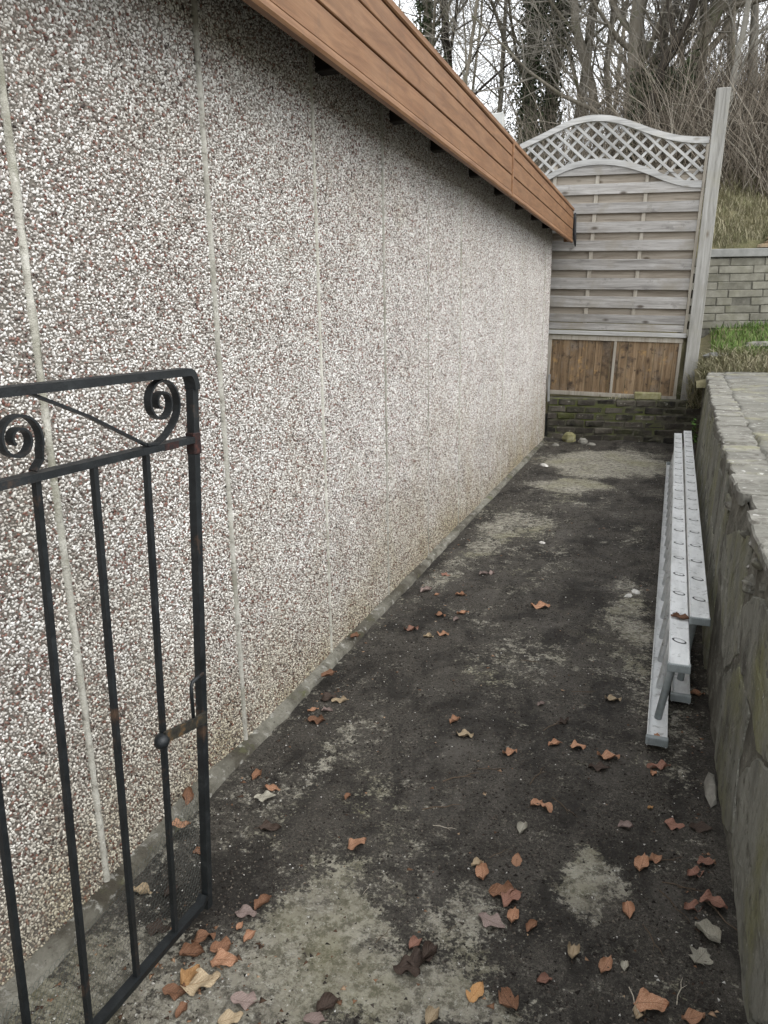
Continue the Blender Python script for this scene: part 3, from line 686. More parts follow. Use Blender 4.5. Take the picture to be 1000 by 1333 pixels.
# side frame strips, capping and the lower brown panel
fbox('side_frame', UR - .021, UR + .012, vv(431), np.interp(UR - .02, ut, vt) - RW - .002, -.034, .026, 'batten_timber')
fbox('side_frame', UL, UL + .028, vv(431), np.interp(UL, ut, vt) - RW - .002, -.034, .026, 'batten_timber')
fbox('capping', UL - .02, UR + .02, vv(437), vv(431.5), -.06, .04, 'pale_timber', .005)
U0 = FU(716, 470)[0] - .012; U1 = FU(884, 478)[0]; Um = FU(798.5, 476)[0]; Vb = FU(800, 517)[1]; Vt = vv(438); Vm = vv(444)
fbox('bottom_rail', U0 - .05, U1 + .01, Vb, Vb + .05, -.035, .025, 'batten_timber')
fbox('panel_rail', U0 - .05, U1 + .01, Vm, Vt, -.030, .025, 'batten_timber')
for u, ww in ((U0, .045), (Um, .032), (U1 - .012, .036)): fbox('panel_stile', u - ww / 2, u + ww / 2, Vb + .051, Vm - .001, -.034, .025, 'batten_timber')
u = U0 - .06; n = 0
while u < U1:
    wd_ = random.uniform(.085, .115); fbox('board', u + .0015, min(u + wd_, U1) - .0015, Vb + .03, Vm + .02, -.012 + random.uniform(-.003, .003), .004, 'brown_board', .002); u += wd_
# post beside the panel
pb = ony(894, 521, FY - .05); pt_ = ony(942.5, 115, FY - .05); L = np.linalg.norm(pt_ - pb)
post = thing('fence_post', 'tall leaning weathered timber post at the right end of the lattice fence', 'post', tuple(pb), (0, math.atan2(pt_[0] - pb[0], pt_[2] - pb[2]), 0))
cbox(MB(), (-.072, -.05, -.25), (.072, .05, L), .006, .002).build('post_shaft', 'post_timber', post)
tag(post, post['label'], 'post')
# block wedged under the fence, and the pale post behind
b = cbox(MB(), (-.155, -.06, 0), (.155, .05, .09), .012, .008); p = ony(842, 523, FY - .10)
tag(b.build('stone_block', 'moss_stone', None, (p[0], p[1], .54), (0, R(2), R(4))), 'yellow lichened stone block wedged beneath the fence bottom rail', 'stone block')
b = cbox(MB(), (-.085, -.05, -1.6), (.085, .05, .0), .01, .003)
p = ony(648, 148, 10.4); tag(b.build('concrete_post', 'concrete_post', None, tuple(p), None), 'top of pale concrete post peeping over the fascia', 'post')

# ================================================================== TERRACE
ter = thing('terrace_wall', 'slate-faced retaining wall of the raised terrace along the passage', 'wall', (.3, 4.0, 0))
T0 = np.array([.3, 4.0, 0])
# rubble core: a heightfield wall face set back behind the slabs
fy = np.arange(-1.0, 9.42, .022); fz = np.linspace(-.05, TZ - .012, 44); YY, ZZ = np.meshgrid(fy, fz)
fr = .022 * (fbm(YY * 9, ZZ * 9, 5, 61, .6) - .5)
XX = base_x(YY) + (edge_x(YY) - base_x(YY)) * ZZ / TZ + .016 + fr
XX += .012 * ss(ZZ, TZ - .12, TZ - .03)
V = np.stack([XX, YY, ZZ], -1).reshape(-1, 3) - T0
i = np.arange(V.shape[0]).reshape(YY.shape); Fq = np.stack([i[:-1, :-1], i[1:, :-1], i[1:, 1:], i[:-1, 1:]], -1).reshape(-1, 4)
put('rubble_core', np_mesh('rubble_core', V, Fq, 'rubble', smooth=True), ter)
# end face towards the fence
ends = np.array([.43, 9.42, -.05]); cbox(MB(), (.46, 9.36, -.05), (6, 9.44, TZ - .02), .01).build('end_face', 'rubble', ter, tuple(-T0))
# big slate slabs on the face: irregular polygons in (y, z), thick, with broken edges
def slab(poly, bulge=.012, th=.05, tilt=(0., 0.), seed=0):
    rs = np.random.RandomState(seed); poly = np.array(poly, float); n = len(poly); per = []
    for a in range(n):
        p, q = poly[a], poly[(a + 1) % n]; L = np.linalg.norm(q - p); m = max(2, int(L / .03))
        for t in range(m):
            c = lerp(p, q, t / m); nrm = np.array([(q - p)[1], -(q - p)[0]]) / (L + 1e-9); c = c + nrm * (rs.rand() - .5) * .014; per.append(c)
    per = np.array(per); cen = per.mean(0); m = len(per); V = []; Fc = []
    rings = [(1.0, th), (1.0, .004), (.985, -.0015), (.75, -.003), (.5, -.003), (.25, -.0035)]
    for (s, dd) in rings:
        for c in per:
            q = cen + (c - cen) * s; y, z = q; xb = float(base_x(y) + (edge_x(y) - base_x(y)) * z / TZ)
            nn = 0 if s == 1.0 and dd == th else .018 * (fbm(np.array([y * 9 + seed]), np.array([z * 3]), 5, 66, .65)[0] - .5)
            V.append((xb + .012 + dd * bulge / .012 * (1 if dd < 0 else 1) + nn + tilt[0] * (y - cen[0]) + tilt[1] * (z - cen[1]), y, z))
    y, z = cen; V.append((float(base_x(y) + (edge_x(y) - base_x(y)) * z / TZ) + .008, y, z))
    for r_ in range(len(rings) - 1):
        for a in range(m): Fc.append((r_ * m + a, r_ * m + (a + 1) % m, (r_ + 1) * m + (a + 1) % m, (r_ + 1) * m + a))
    last = (len(rings) - 1) * m
    for a in range(m): Fc.append((last + a, last + (a + 1) % m, len(V) - 1))
    V = [tuple(np.array(v) - T0) for v in V]
    return MB().add(V, Fc).build('slate_slab', 'slate', ter)
def Wy(px, py):           # pixel on the (slightly battered) face -> (y, z)
    X = .275
    for _ in range(6):
        q = onx(px, py, X); y = float(np.clip(q[1], -1, 9.4)); X = float(base_x(y) + (edge_x(y) - base_x(y)) * np.clip(q[2], 0, TZ) / TZ)
    return (float(q[1]), float(np.clip(q[2], -.02, TZ)))
# near slabs follow the cracks seen in the photograph
pxs = [
    [(1000, 1010), (978, 985), (955, 1010), (948, 1100), (955, 1200), (964, 1330), (1000, 1330)],
    [(957, 862), (938, 880), (926, 985), (935, 1075), (947, 1085), (954, 1000), (967, 930)],
    [(1000, 800), (978, 775), (962, 790), (960, 860), (970, 930), (979, 978), (1000, 1003)],
    [(975, 700), (955, 690), (938, 700), (934, 800), (939, 872), (957, 852), (960, 785)],
]
sd = 1
for P in pxs: sd += 1; slab([Wy(*p) for p in P], seed=sd)
# the courses farther on: tall narrow shale pieces; nearer than the frame: larger ones
y = 9.36
while y > 3.45:
    wdt = random.uniform(.16, .42); z1 = random.uniform(.76, .86); sh = random.uniform(-.06, .06)
    if random.random() < .45:
        zm = random.uniform(.3, .5); slab([(y - wdt + .01, .0), (y - wdt + .012 + sh, zm), (y - .012 + sh, zm + .04), (y - .012, .0)], seed=sd); sd += 1
        slab([(y - wdt + .012 + sh, zm + .025), (y - wdt + .012, z1), (y - .012, z1 + random.uniform(-.05, .05)), (y - .012 + sh, zm + .065)], seed=sd)
    else: slab([(y - wdt + .01, .0), (y - wdt + .012 + sh, z1), (y - .012 + sh, z1 + random.uniform(-.06, .06)), (y - .012, .0)], seed=sd)
    sd += 1; y -= wdt
for (ya, yb) in ((-.9, -.25), (-.22, .55), (.58, 1.30)): slab([(ya, 0), (ya, .4), (ya + .05, .78), (yb - .02, .8), (yb, .45), (yb - .04, 0)], seed=sd); sd += 1
# top surface: broken screed, and the capping stones along its edge
tx = np.concatenate([[0.], np.cumsum(np.linspace(.018, .30, 34))]); ty = np.arange(-1.0, 9.30, .035); TX, TY = np.meshgrid(tx, ty)
capw = .17
TXX = edge_x(TY) + capw - .012 + .022 * (fbm(TY * 9, TY * 0 + 2, 3, 33) - .5) * 2 * np.exp(-TX * 8) + TX
TZZ = TZ + .012 + .014 * (fbm(TXX * 5, TY * 9, 4, 35) - .5) + .020 * (fbm(TXX * 1.2, TY * 1.2, 3, 37) - .5)
st = fbm(TXX * 1.5, TY * 3.2, 3, 39); TZZ += .012 * ss(st, .52, .54)
TZZ -= .012
TZZ[:, 0] -= .03
i = np.arange(TX.size).reshape(TX.shape); Fq = np.stack([i[:-1, :-1], i[:-1, 1:], i[1:, 1:], i[1:, :-1]], -1).reshape(-1, 4)
struct(put('terrace_top', np_mesh('terrace_top', np.stack([TXX, TY, TZZ], -1).reshape(-1, 3), Fq, 'terrace_top', smooth=True)))
y = 9.30; kk = 0
while y > -.9:
    ln = random.uniform(.07, .17) if y > 3.6 else random.uniform(.16, .34)
    x0 = float(edge_x(y)) + random.uniform(-.010, .008); x1 = float(edge_x(y)) + capw + random.uniform(-.012, .012); z1 = TZ + random.uniform(.004, .014)
    if 2.75 < y < 3.05: x0 += .03
    n = 9; ring = []
    rs = np.random.RandomState(300 + kk)
    for a in range(n * 2):
        t = a / (n * 2); u = math.cos(2 * math.pi * t); v = math.sin(2 * math.pi * t)
        su = np.sign(u) * abs(u) ** .28; sv = np.sign(v) * abs(v) ** .28
        ring.append(((x0 + x1) / 2 + su * (x1 - x0) / 2 * (1 + .10 * (rs.rand() - .5)), y - ln / 2 + sv * (ln / 2 + .003) * (1 + .08 * (rs.rand() - .5))))
    V = [(px, py, TZ - .022 - .02 * rs.rand()) for px, py in ring] + [(px, py, z1 - .012 + .01 * rs.rand()) for px, py in ring]
    cxm = np.mean([p[0] for p in ring]); cym = np.mean([p[1] for p in ring])
    V += [(cxm + (px - cxm) * .93, cym + (py - cym) * .92, z1 + .005 * (rs.rand() - .5)) for px, py in ring] + [(cxm, cym, z1 + .004)]
    m = n * 2; Fc = [(a, (a + 1) % m, m + (a + 1) % m, m + a) for a in range(m)] + [(m + a, m + (a + 1) % m, 2 * m + (a + 1) % m, 2 * m + a) for a in range(m)] + [(2 * m + a, 2 * m + (a + 1) % m, 3 * m) for a in range(m)]
    MB().add([tuple(np.array(v) - T0) for v in V], Fc).build('cap_stone', 'cap_stone', ter)
    y -= ln; kk += 1
# rubble wedged under the caps where the face has broken away
for k in range(10):
    q = random.uniform(1.7, 3.4); s = random.uniform(.010, .030); x = float(edge_x(q)) + random.uniform(.010, .03); z = random.uniform(.70, .86)
    cbox(MB(), (-s, -s * 1.4, -s * .6), (s, s * 1.4, s * .6), s * .3, s * .25).build('rubble_stone', 'cap_stone' if k % 3 else 'rubble', ter, tuple(np.array([x, q, z]) - T0), (random.uniform(-.5, .5), random.uniform(-.5, .5), random.uniform(0, 3)))
# ring-shaped metal loop let into the terrace edge
q = gnd(993, 697, TZ + .02)

# ================================================================== BLOCK WALL AND WHAT LIES BY IT
bwl = thing('block_wall', 'grey concrete block retaining wall with toothed end below the grass bank', 'wall', (BW0[0], BW0[1], 1.25), (0, 0, math.atan2(BWD[1], BWD[0])))
blocks = [cbox(MB(), (.004, 0, .004), (.436, .10, .096), .006, .004).mesh('block', 'block') for _ in range(5)]
half = cbox(MB(), (.004, 0, .004), (.20, .10, .096), .006, .003).mesh('block', 'block')
zc = 0.; BH = .0985
cbox(MB(), (.02, .012, -.2), (6.2, .14, .99), .01).build('mortar', 'block_mortar', bwl)
for r_ in range(10):
    x = (.0 if r_ % 2 else -.13) + random.uniform(-.02, .02) + .0
    while x < 5.6:
        put('block', random.choice(blocks) if random.random() > .1 else half, bwl, (x, random.uniform(-.006, .006), r_ * BH + .0), (0, random.uniform(-.006, .006), 0)); x += .445 if random.random() > .08 else .45
x = .10
for k in range(6):
    box_part('coping', (x, -.03, 0), (x + .88, .16, .10), 'coping', bwl, .006, loc=(0, 0, .994)); x += .905
# small pile of boards and stones on the wall top
def BWp(s, d, z): return (BW0[0] + BWD[0] * s + BWN[0] * d, BW0[1] + BWD[1] * s + BWN[1] * d, z)
az = math.atan2(BWD[1], BWD[0])
tx0 = float(ony(1000, 295, 11.1)[0])
zb = 2.36
for k, (dz, ln, ds, rz, lab) in enumerate(((0, .6, 0, .06, 'lowest split board of the timber pile on the block wall'), (.045, .5, .05, -.1, 'middle split board of the timber pile on the block wall'), (.09, .42, .03, .05, 'topmost split board of the timber pile on the block wall'))):
    b = cbox(MB(), (-ln / 2, -.06, 0), (ln / 2, .06, .04), .008, .007)
    tag(b.build('split_board', 'log_timber', None, BWp(1.12 + ds, .10, zb + dz), (0, random.uniform(-.02, .02), az + rz)), lab, 'board', 'boards piled on the block wall')
def rock(name, p, s, mat, lab, cat='stone', rot=0, group=None, seed=0, flat=.6):
    rs = np.random.RandomState(seed); n = 7; V = []
    for (zz, sc) in ((0, .85), (.35, 1.05), (.75, .85), (1.0, .45)):
        for a in range(n): r_ = sc * (.8 + .4 * rs.rand()); V.append((s[0] * r_ * math.cos(2 * math.pi * a / n), s[1] * r_ * math.sin(2 * math.pi * a / n), s[2] * (zz + .12 * (rs.rand() - .5) * (zz > 0))))
    Fc = [(r_ * n + a, r_ * n + (a + 1) % n, (r_ + 1) * n + (a + 1) % n, (r_ + 1) * n + a) for r_ in range(3) for a in range(n)] + [tuple(range(n))[::-1], tuple(3 * n + a for a in range(n))]
    return tag(MB().add(V, Fc).build(name, mat, None, tuple(p), (0, 0, rot)), lab, cat, group)
rock('stone', BWp(1.06, .1, zb + .13), (.13, .09, .09), 'grey_stone', 'grey stone resting on top of the timber pile', seed=3)
# stones at the foot of the brick wall and in the passage
p = gnd(740, 576, .02); rock('stone', (p[0], 9.37, floor_z(p[0], 9.37) - .012), (.085, .06, .12), 'moss_stone', 'yellow-green mossy stone at the foot of the brick wall', seed=4)
p = gnd(757, 578, .02); rock('stone', (p[0], 9.30, floor_z(p[0], 9.3) - .012), (.06, .05, .075), 'grey_stone', 'dark grey stone beside the mossy stone by the brick wall', seed=5)
p = gnd(770, 580); rock('stone', (p[0], 9.22, floor_z(p[0], 9.22) - .012), (.05, .035, .04), 'grey_stone', 'small flat grey stone in front of the brick wall', seed=9)
p = gnd(718, 586); rock('stone', (p[0], 9.12, floor_z(p[0], 9.12) - .012), (.045, .04, .04), 'grey_stone', 'small stone in the corner beside the garage foot', seed=10)
for k, (px, py, sx, lab) in enumerate(((708, 607, .065, 'flat white stone chip lying on the far pale concrete'), (706, 707, .03, 'white stone chip on soil near the middle of the path'), (828, 771, .035, 'white stone chip on the soil beside the ladder'), (818, 776, .03, 'small pale chip next to the white chip by the ladder'))):
    p = gnd(px, py); rock('stone_chip', (p[0], p[1], floor_z(p[0], p[1]) - .004), (sx, sx * .6, sx * .45), 'grit', lab, 'stone', random.random() * 3, seed=20 + k)
rock('stone', tuple(gnd(930, 1034)[:2] + np.array([-.012, 0])) + (floor_z(.24, 2.4) - .005,), (.022, .10, .03), 'grey_stone', 'narrow grey stone fallen along the foot of the terrace wall', seed=31)
for k, (px, py, sc, lab) in enumerate(((936, 436, (.16, .08, .06), 'pale flat stone lying in the grass below the block wall'), (955, 464, (.12, .05, .035), 'yellowish flat stone on the verge by the terrace edge'), (990, 468, (.2, .08, .08), 'brown stone bedded in dead stems on the verge'))):
    p = gnd(px, py, 1.0 if k else 1.3); rock('stone', (p[0], p[1], float(verge_z(p[0], p[1])) - .01), sc, ('coping', 'moss_stone', 'grey_stone')[k], lab, seed=40 + k)

# ================================================================== LADDER
def ladder_section(lab, x_lo, y0, x_hi, z_hi, length, yaw):
    t = thing('ladder_section', lab, 'ladder', (x_lo, y0, .022), (0, 0, -yaw), 'ladder sections lying on edge by the terrace wall')
    W = .072; TH = .027; hx = x_hi - x_lo; parts = []
    def stile(xc, zc, up):
        b = MB(); s = 1 if up else -1
        # C-section: web facing out, two flanges turned inward
        cbox(b, (xc - W / 2, 0, zc - .002), (xc + W / 2, length, zc + .002), .0015)
        for e in (-1, 1):
            xe = xc + e * (W / 2 - .002); za = zc - s * TH
            cbox(b, (xe - .002, 0, min(za, zc - s * .0022)), (xe + .002, length, max(za, zc - s * .0022)), .0008)
            xr = xc + e * (W / 2 - .0035)
            tube(b, [(xr, 0, zc + s * .0022), (xr, length, zc + s * .0022)], .0024, 5)
        o = b.build('stile', 'aluminium', t)
        for yy in (-.004, length - .018):
            bb = MB(); cbox(bb, (xc - W / 2 - .003, yy, zc - s * .001 - (TH + .004 if s > 0 else -.0)), (xc + W / 2 + .003, yy + .022, zc - s * .001 + (0 if s > 0 else TH + .004)), .002)
            if yy < 0:
                for q in range(9): xq = xc - W / 2 + .004 + q * .008; cbox(bb, (xq, yy - .003, zc - s * .001 - (TH if s > 0 else -.002)), (xq + .004, yy + .001, zc - s * .001 + (-.002 if s > 0 else TH)), .0006)
            bb.build('end_cap', 'cap_plastic', t)
        return o
    lo = stile(0, 0, False); hi = stile(hx, z_hi, True)
    n = int((length - .1) / .262); rg = MB(); rg = None
    for k in range(n):
        y = .20 + k * .262
        b = MB(); tube(b, [(0, y, .003), (hx, y, z_hi - .003)], .0145, 10); b.build('rung', 'cap_plastic' if k == 0 else 'aluminium', t, smooth=True)
        e = MB(); pts = [(hx + .026 * math.cos(a) , y + .022 * math.sin(a) - .012 * math.cos(a), z_hi + .0024) for a in np.linspace(0, 2 * math.pi, 17)]
        V = []; 
        for p_ in pts[:-1]:
            c = np.array([hx, y, z_hi + .0024]); d = np.array(p_) - c; V += [tuple(c + d), tuple(c + d * .74 + np.array([.0006, .0010, .001]))]
        m = 16; e.add(V, [(2 * a, 2 * ((a + 1) % m), 2 * ((a + 1) % m) + 1, 2 * a + 1) for a in range(m)]); e.build('rung_end', 'alu_mark', hi)
    return t
LAx = .083; LAy = 2.575
ladder_section('near aluminium ladder section on edge with its foot jutting past the other', LAx, LAy, .134, .335, 5.55, .0125)
ladder_section('aluminium ladder section on edge tight against the terrace wall', .170, 2.94, .212, .375, 5.10, .0150)

# ================================================================== WOODLAND
def rnd_dir(d, ang, rs):
    u, v = frame(d); a = rs.rand() * 2 * math.pi; q = d * math.cos(ang) + (u * math.cos(a) + v * math.sin(a)) * math.sin(ang); return q / np.linalg.norm(q)
def tubes_np(P, Rd, sides):
    """many tubes at once: P (n,m,3) axis points, Rd (n,m) radii"""
    n, m, _ = P.shape; D = P[:, -1] - P[:, 0]; D /= np.linalg.norm(D, axis=1)[:, None] + 1e-9
    A = np.where(np.abs(D[:, 2:3]) < .9, np.array([[0, 0, 1.]]), np.array([[1., 0, 0]])); U = np.cross(D, A); U /= np.linalg.norm(U, axis=1)[:, None]; W_ = np.cross(D, U)
    a = np.arange(sides) * 2 * math.pi / sides
    ring = U[:, None, :] * np.cos(a)[None, :, None] + W_[:, None, :] * np.sin(a)[None, :, None]
    V = P[:, :, None, :] + ring[:, None] * Rd[:, :, None, None]
    q = np.array([(i * sides + j, i * sides + (j + 1) % sides, (i + 1) * sides + (j + 1) % sides, (i + 1) * sides + j) for i in range(m - 1) for j in range(sides)])
    Fq = (np.arange(n) * m * sides)[:, None, None] + q[None]
    return V.reshape(-1, 3), Fq.reshape(-1, 4)
def batch_mesh(name, items, mat, smooth=False):
    Vs, Fs, o = [], [], 0
    for (m, sd) in sorted(set((len(p), k) for p, _, k in items)):
        g = [(p, r) for p, r, k in items if len(p) == m and k == sd]
        V, Fq = tubes_np(np.array([p for p, _ in g]), np.array([r for _, r in g]), sd); Vs.append(V); Fs.append(Fq + o); o += len(V)
    return np_mesh(name, np.vstack(Vs), np.vstack(Fs), mat, smooth=smooth)
def grow(limbs, twigs, p, d, L, r, lev, rs, maxlev, dens):
    """a limb and all that grows from it, as lists of (points, radii, sides)"""
    n = 5 if lev < 2 else (4 if lev == 2 else 3)
    dd = d[None] + np.cumsum((rs.rand(n, 3) - .5) * (.45 if lev else .2) + np.array([0, 0, .10 if lev else .03]), 0)
    dd /= np.linalg.norm(dd, axis=1)[:, None]; pts = np.vstack([p[None], p[None] + np.cumsum(dd, 0) * L / n]); rad = np.maximum(.0035, r * (1 - .78 * np.arange(n + 1) / n))
    (limbs if lev < 2 else twigs).append((pts, rad, 5 if lev < 2 else 3))
    if lev >= maxlev: return
    for k in range(int(dens[lev] * (.7 + .6 * rs.rand()))):
        t = .15 + .85 * rs.rand() ** .8; i = min(int(t * n), n - 1)
        grow(limbs, twigs, lerp(pts[i], pts[i + 1], t * n - i), rnd_dir(dd[i], R(25 + 45 * rs.rand()), rs), L * (.30 + .35 * rs.rand()), max(.004, rad[i] * (.35 + .3 * rs.rand())), lev + 1, rs, maxlev, dens)
def tree(name, lab, path, r0, r1, group, seed, bark='bark', dens=(9, 9, 5), limbs=9, limb_len=3.2, ivy=0, maxlev=2, zmin=.15):
    rs = np.random.RandomState(seed); path = [np.array(p, float) for p in path]; base = path[0]
    t = thing(name, lab, 'tree', tuple(base), group=group); bl = MB(); li, tw = [], []; pts = [p - base for p in path]
    # resample with a little crookedness
    P = []; 
    for i in range(len(pts) - 1):
        for k in range(4): P.append(lerp(pts[i], pts[i + 1], k / 4) + (rs.rand(3) - .5) * (min(.06, r0 * .45) if i + k else 0))
    P.append(pts[-1]); n = len(P); rad = [lerp(r0, r1, (i / (n - 1)) ** .8) * (1 + .16 * (rs.rand() - .5)) for i in range(n)]
    tube(bl, P, rad, 9, False)
    tr = None
    for k in range(limbs):
        f = zmin + (1 - zmin) * (k + rs.rand()) / limbs; i = min(int(f * (n - 1)), n - 2); pp = lerp(P[i], P[i + 1], f * (n - 1) - i); d0 = P[i + 1] - P[i]; d0 /= np.linalg.norm(d0)
        grow(li, tw, pp, rnd_dir(d0, R(28 + 40 * rs.rand()), rs), limb_len * (.5 + .7 * rs.rand()), rad[i] * (.22 + .3 * rs.rand()), 1, rs, maxlev + 1, (0,) + dens)
    for (p_, r_, k_) in li: tube(bl, p_, r_, k_, False)
    bl.build('trunk', bark, t, smooth=True)
    if tw: put('crown', batch_mesh('crown', tw, 'twigs'), t)
    if ivy:
        m = ivy; V = np.zeros((m, 4, 3)); idx = rs.rand(m) ** 1.15 * (n - 1) * .97; i0 = np.minimum(idx.astype(int), n - 2); PA = np.array(P)
        c = PA[i0] + (PA[i0 + 1] - PA[i0]) * (idx - i0)[:, None]; ra = np.array(rad)[i0] + np.abs(rs.randn(m)) * .13 * (1.1 - .5 * idx / n) * (.5 + fbm(c[:, 2] * 1.7, c[:, 2] * 0 + seed, 3, seed) * 1.1); a = rs.rand(m) * 2 * math.pi
        c[:, 0] += np.cos(a) * ra; c[:, 1] += np.sin(a) * ra
        s = .018 + .022 * rs.rand(m); U = rs.randn(m, 3); U /= np.linalg.norm(U, axis=1)[:, None]; W_ = np.cross(U, rs.randn(m, 3)); W_ /= np.linalg.norm(W_, axis=1)[:, None]
        V[:, 0] = c - U * s[:, None]; V[:, 1] = c + W_ * s[:, None] * .7; V[:, 2] = c + U * s[:, None]; V[:, 3] = c - W_ * s[:, None] * .7
        stuff(put('ivy', np_mesh('ivy', V.reshape(-1, 3), np.arange(m * 4).reshape(m, 4), 'ivy_leaf', rs.rand(m)), t))
    return t
def hz(x, y): return float(hill_z(np.array([x]), np.array([y]))[0])
def tpath(pxl, Yd, up=3.0):
    pts = [ony(px, py, Yd) for px, py in pxl]; b0 = pts[0].copy(); d = pts[-1] - pts[-2]; d /= np.linalg.norm(d)
    z = hz(b0[0], Yd) - .1; head = []
    if z < b0[2] - .2: dd = pts[0] - pts[1]; k = (b0[2] - z) / max(.3, -dd[2]); k = min(k, 3); e = pts[0] + dd * k * .4; e[2] = z; head = [e]
    return head + pts + [pts[-1] + d * up + np.array([.2, .3, .2])]
NG = 'trees in the bare wood'
tree('ivy_tree', 'ivy-clad tree trunk rising behind the left end of the lattice', tpath([(692, 190), (688, 100), (699, 30), (703, -20)], 16), .15, .11, None, 101, limbs=8, ivy=8500, zmin=.3)
tree('ivy_tree', 'second ivy-clad trunk leaning right beside the first', tpath([(712, 185), (722, 90), (733, 20), (738, -30)], 16.6), .14, .10, None, 102, limbs=8, ivy=7000, zmin=.3)
tree('bare_tree', 'curving bare trunk standing behind the crown of the lattice arch', tpath([(778, 190), (770, 110), (752, 40), (744, -20)], 15), .10, .065, None, 103, limbs=15)
tree('bare_tree', 'thick straight pale-brown trunk above the right slope of the lattice', tpath([(822, 170), (826, 85), (833, 0)], 14), .14, .11, None, 104, limbs=13, limb_len=2.8)
tree('bare_tree', 'slimmer upright trunk just right of the thick straight one', tpath([(850, 150), (862, 70), (868, -5)], 14.5), .10, .08, None, 105, limbs=15)
tree('bare_tree', 'slender dark stem bending right in front of the thicket', tpath([(843, 150), (856, 110), (868, 72), (892, 38), (908, -5)], 13.2), .065, .045, None, 106, bark='bark_dark', limbs=7, limb_len=2.0)
tree('bare_tree', 'stout forked trunk leaning right above the tall fence post', tpath([(905, 125), (912, 62), (928, 18), (946, -15)], 14), .14, .10, None, 107, limbs=15)
tree('bare_tree', 'thin pale straight pole of a sapling above the fence post', tpath([(950, 130), (958, 85), (967, 40), (977, -5)], 13), .045, .04, None, 108, bark='bark_pale', limbs=5, limb_len=1.5)
tree('bare_tree', 'bare trunk with pale ivy at the foot rising left above the fascia', tpath([(566, 120), (558, 40), (553, -10)], 15), .10, .08, None, 109, limbs=15, ivy=2600)
tree('bare_tree', 'darker twin trunk next to the pale ivied one over the fascia', tpath([(590, 130), (580, 50), (577, -10)], 15.5), .09, .07, None, 110, limbs=15, bark='bark_dark')
tree('bare_tree', 'thin bare sapling leaning right where sky is brightest above the fascia', tpath([(600, 140), (612, 70), (622, -5)], 13.5), .035, .028, None, 111, limbs=10, limb_len=2.2)
tree('bare_tree', 'bare trunk rising behind the slimmer upright one', tpath([(795, 180), (790, 90), (800, 0)], 17), .07, .05, None, 112, limbs=15)
# the rest of the wood: copies of four prototypes
def children(o): return [c for c in C.objects if c.parent == o]
protos = []
for k in range(5):
    p0 = np.array([0, 0, 0.]); rs = np.random.RandomState(200 + k); ln = .35 * (rs.rand(2) - .5)
    pth = [p0, p0 + [ln[0] * 1.5, ln[1], 2.6], p0 + [ln[0] * 4, ln[1] * 2, 5.5], p0 + [ln[0] * 5, ln[1] * 5, 9.0]]
    protos.append(tree('bare_tree', ('very slim grey-brown sapling in the wood behind the fence', 'slim dark-barked leafless tree in the wood behind the fence', 'leafless brown-grey tree of middling girth in the wood', 'pale-barked leafless tree in the wood behind the fence', 'thicker leafless brown tree in the wood behind the fence')[k], pth, .045 + .016 * k, .02, ('grey-brown saplings in the wood', 'dark-barked trees in the wood', 'middling brown-grey trees in the wood', 'pale-barked trees in the wood', 'thicker brown trees in the wood')[k], 210 + k, bark=('bark', 'bark_dark', 'bark', 'bark_pale', 'bark')[k], limbs=16, limb_len=3.0, dens=(7, 5, 3), zmin=.18))
kids = {p: [c for c in p.children] for p in protos}
spots = []
rs = np.random.RandomState(77)
for k in range(13):
    Yd = 16 + 16 * rs.rand() ** 1.1; px = 500 + (k * 321.4) % 520 ; q = ony(px, 200, Yd); spots.append((q[0], Yd))
for k in range(4):
    Yd = 12.6 + 3 * rs.rand(); px = 950 + 90 * rs.rand(); q = ony(px, 200, Yd); spots.append((q[0], Yd))
for k in range(6): spots.append((-14 + 2. * k + rs.rand(), 16 + 8 * rs.rand()))
for k in range(6): spots.append((6 + 2.2 * k + rs.rand(), 14 + 8 * rs.rand()))
for i, (x, y) in enumerate(spots):
    src = protos[i % 5]
    if i < 5: o = src
    else:
        o = src.copy(); C.objects.link(o)
        for ch in kids[src]: c = ch.copy(); C.objects.link(c); c.parent = o
    o.location = (x, y, hz(x, y) - .1); s = .8 + .5 * rs.rand(); o.scale = (s, s, s); o.rotation_euler = (0, 0, rs.rand() * 6.28)
# thicket: tangled canes and stems
def canes(name, n, px0, px1, y0, y1, hgt, seed, mat='bramble', rr=.005):
    rs = np.random.RandomState(seed); m = 6; Yd = y0 + (y1 - y0) * rs.rand(n); px = px0 + (px1 - px0) * rs.rand(n)
    x = np.array([ony(a, 200, b)[0] for a, b in zip(px, Yd)]); p = np.stack([x, Yd, hill_z(x, Yd)], 1)
    d = np.stack([rs.randn(n) * .5, rs.randn(n) * .4, np.ones(n)], 1); d /= np.linalg.norm(d, axis=1)[:, None]
    L = hgt * (.35 + .8 * rs.rand(n)); r = rr * (.5 + rs.rand(n)); drop = .10 + .45 * rs.rand(n); P = []; Rd = []
    for i in range(m + 1):
        P.append(p.copy()); Rd.append(r * (1 - .75 * i / m)); p = p + d * (L / m)[:, None]
        d = d + np.stack([(rs.rand(n) - .5) * .6, (rs.rand(n) - .5) * .5, -drop * i / m * .9], 1); d /= np.linalg.norm(d, axis=1)[:, None]
    V, Fq = tubes_np(np.stack(P, 1), np.stack(Rd, 1), 3)
    return stuff(put(name, np_mesh(name, V, Fq, mat, np.repeat(rs.rand(n), m * 3))))
tag(canes('thicket', 3600, 850, 1150, 12.3, 16, 2.0, 1, rr=.007), 'tangled brown thicket of bramble canes and scrub behind the fence', 'scrub')
tag(canes('undergrowth', 2400, 480, 880, 12.5, 17, 1.9, 2, rr=.005), 'low tangle of bare brambles seen through the fence lattice', 'scrub')
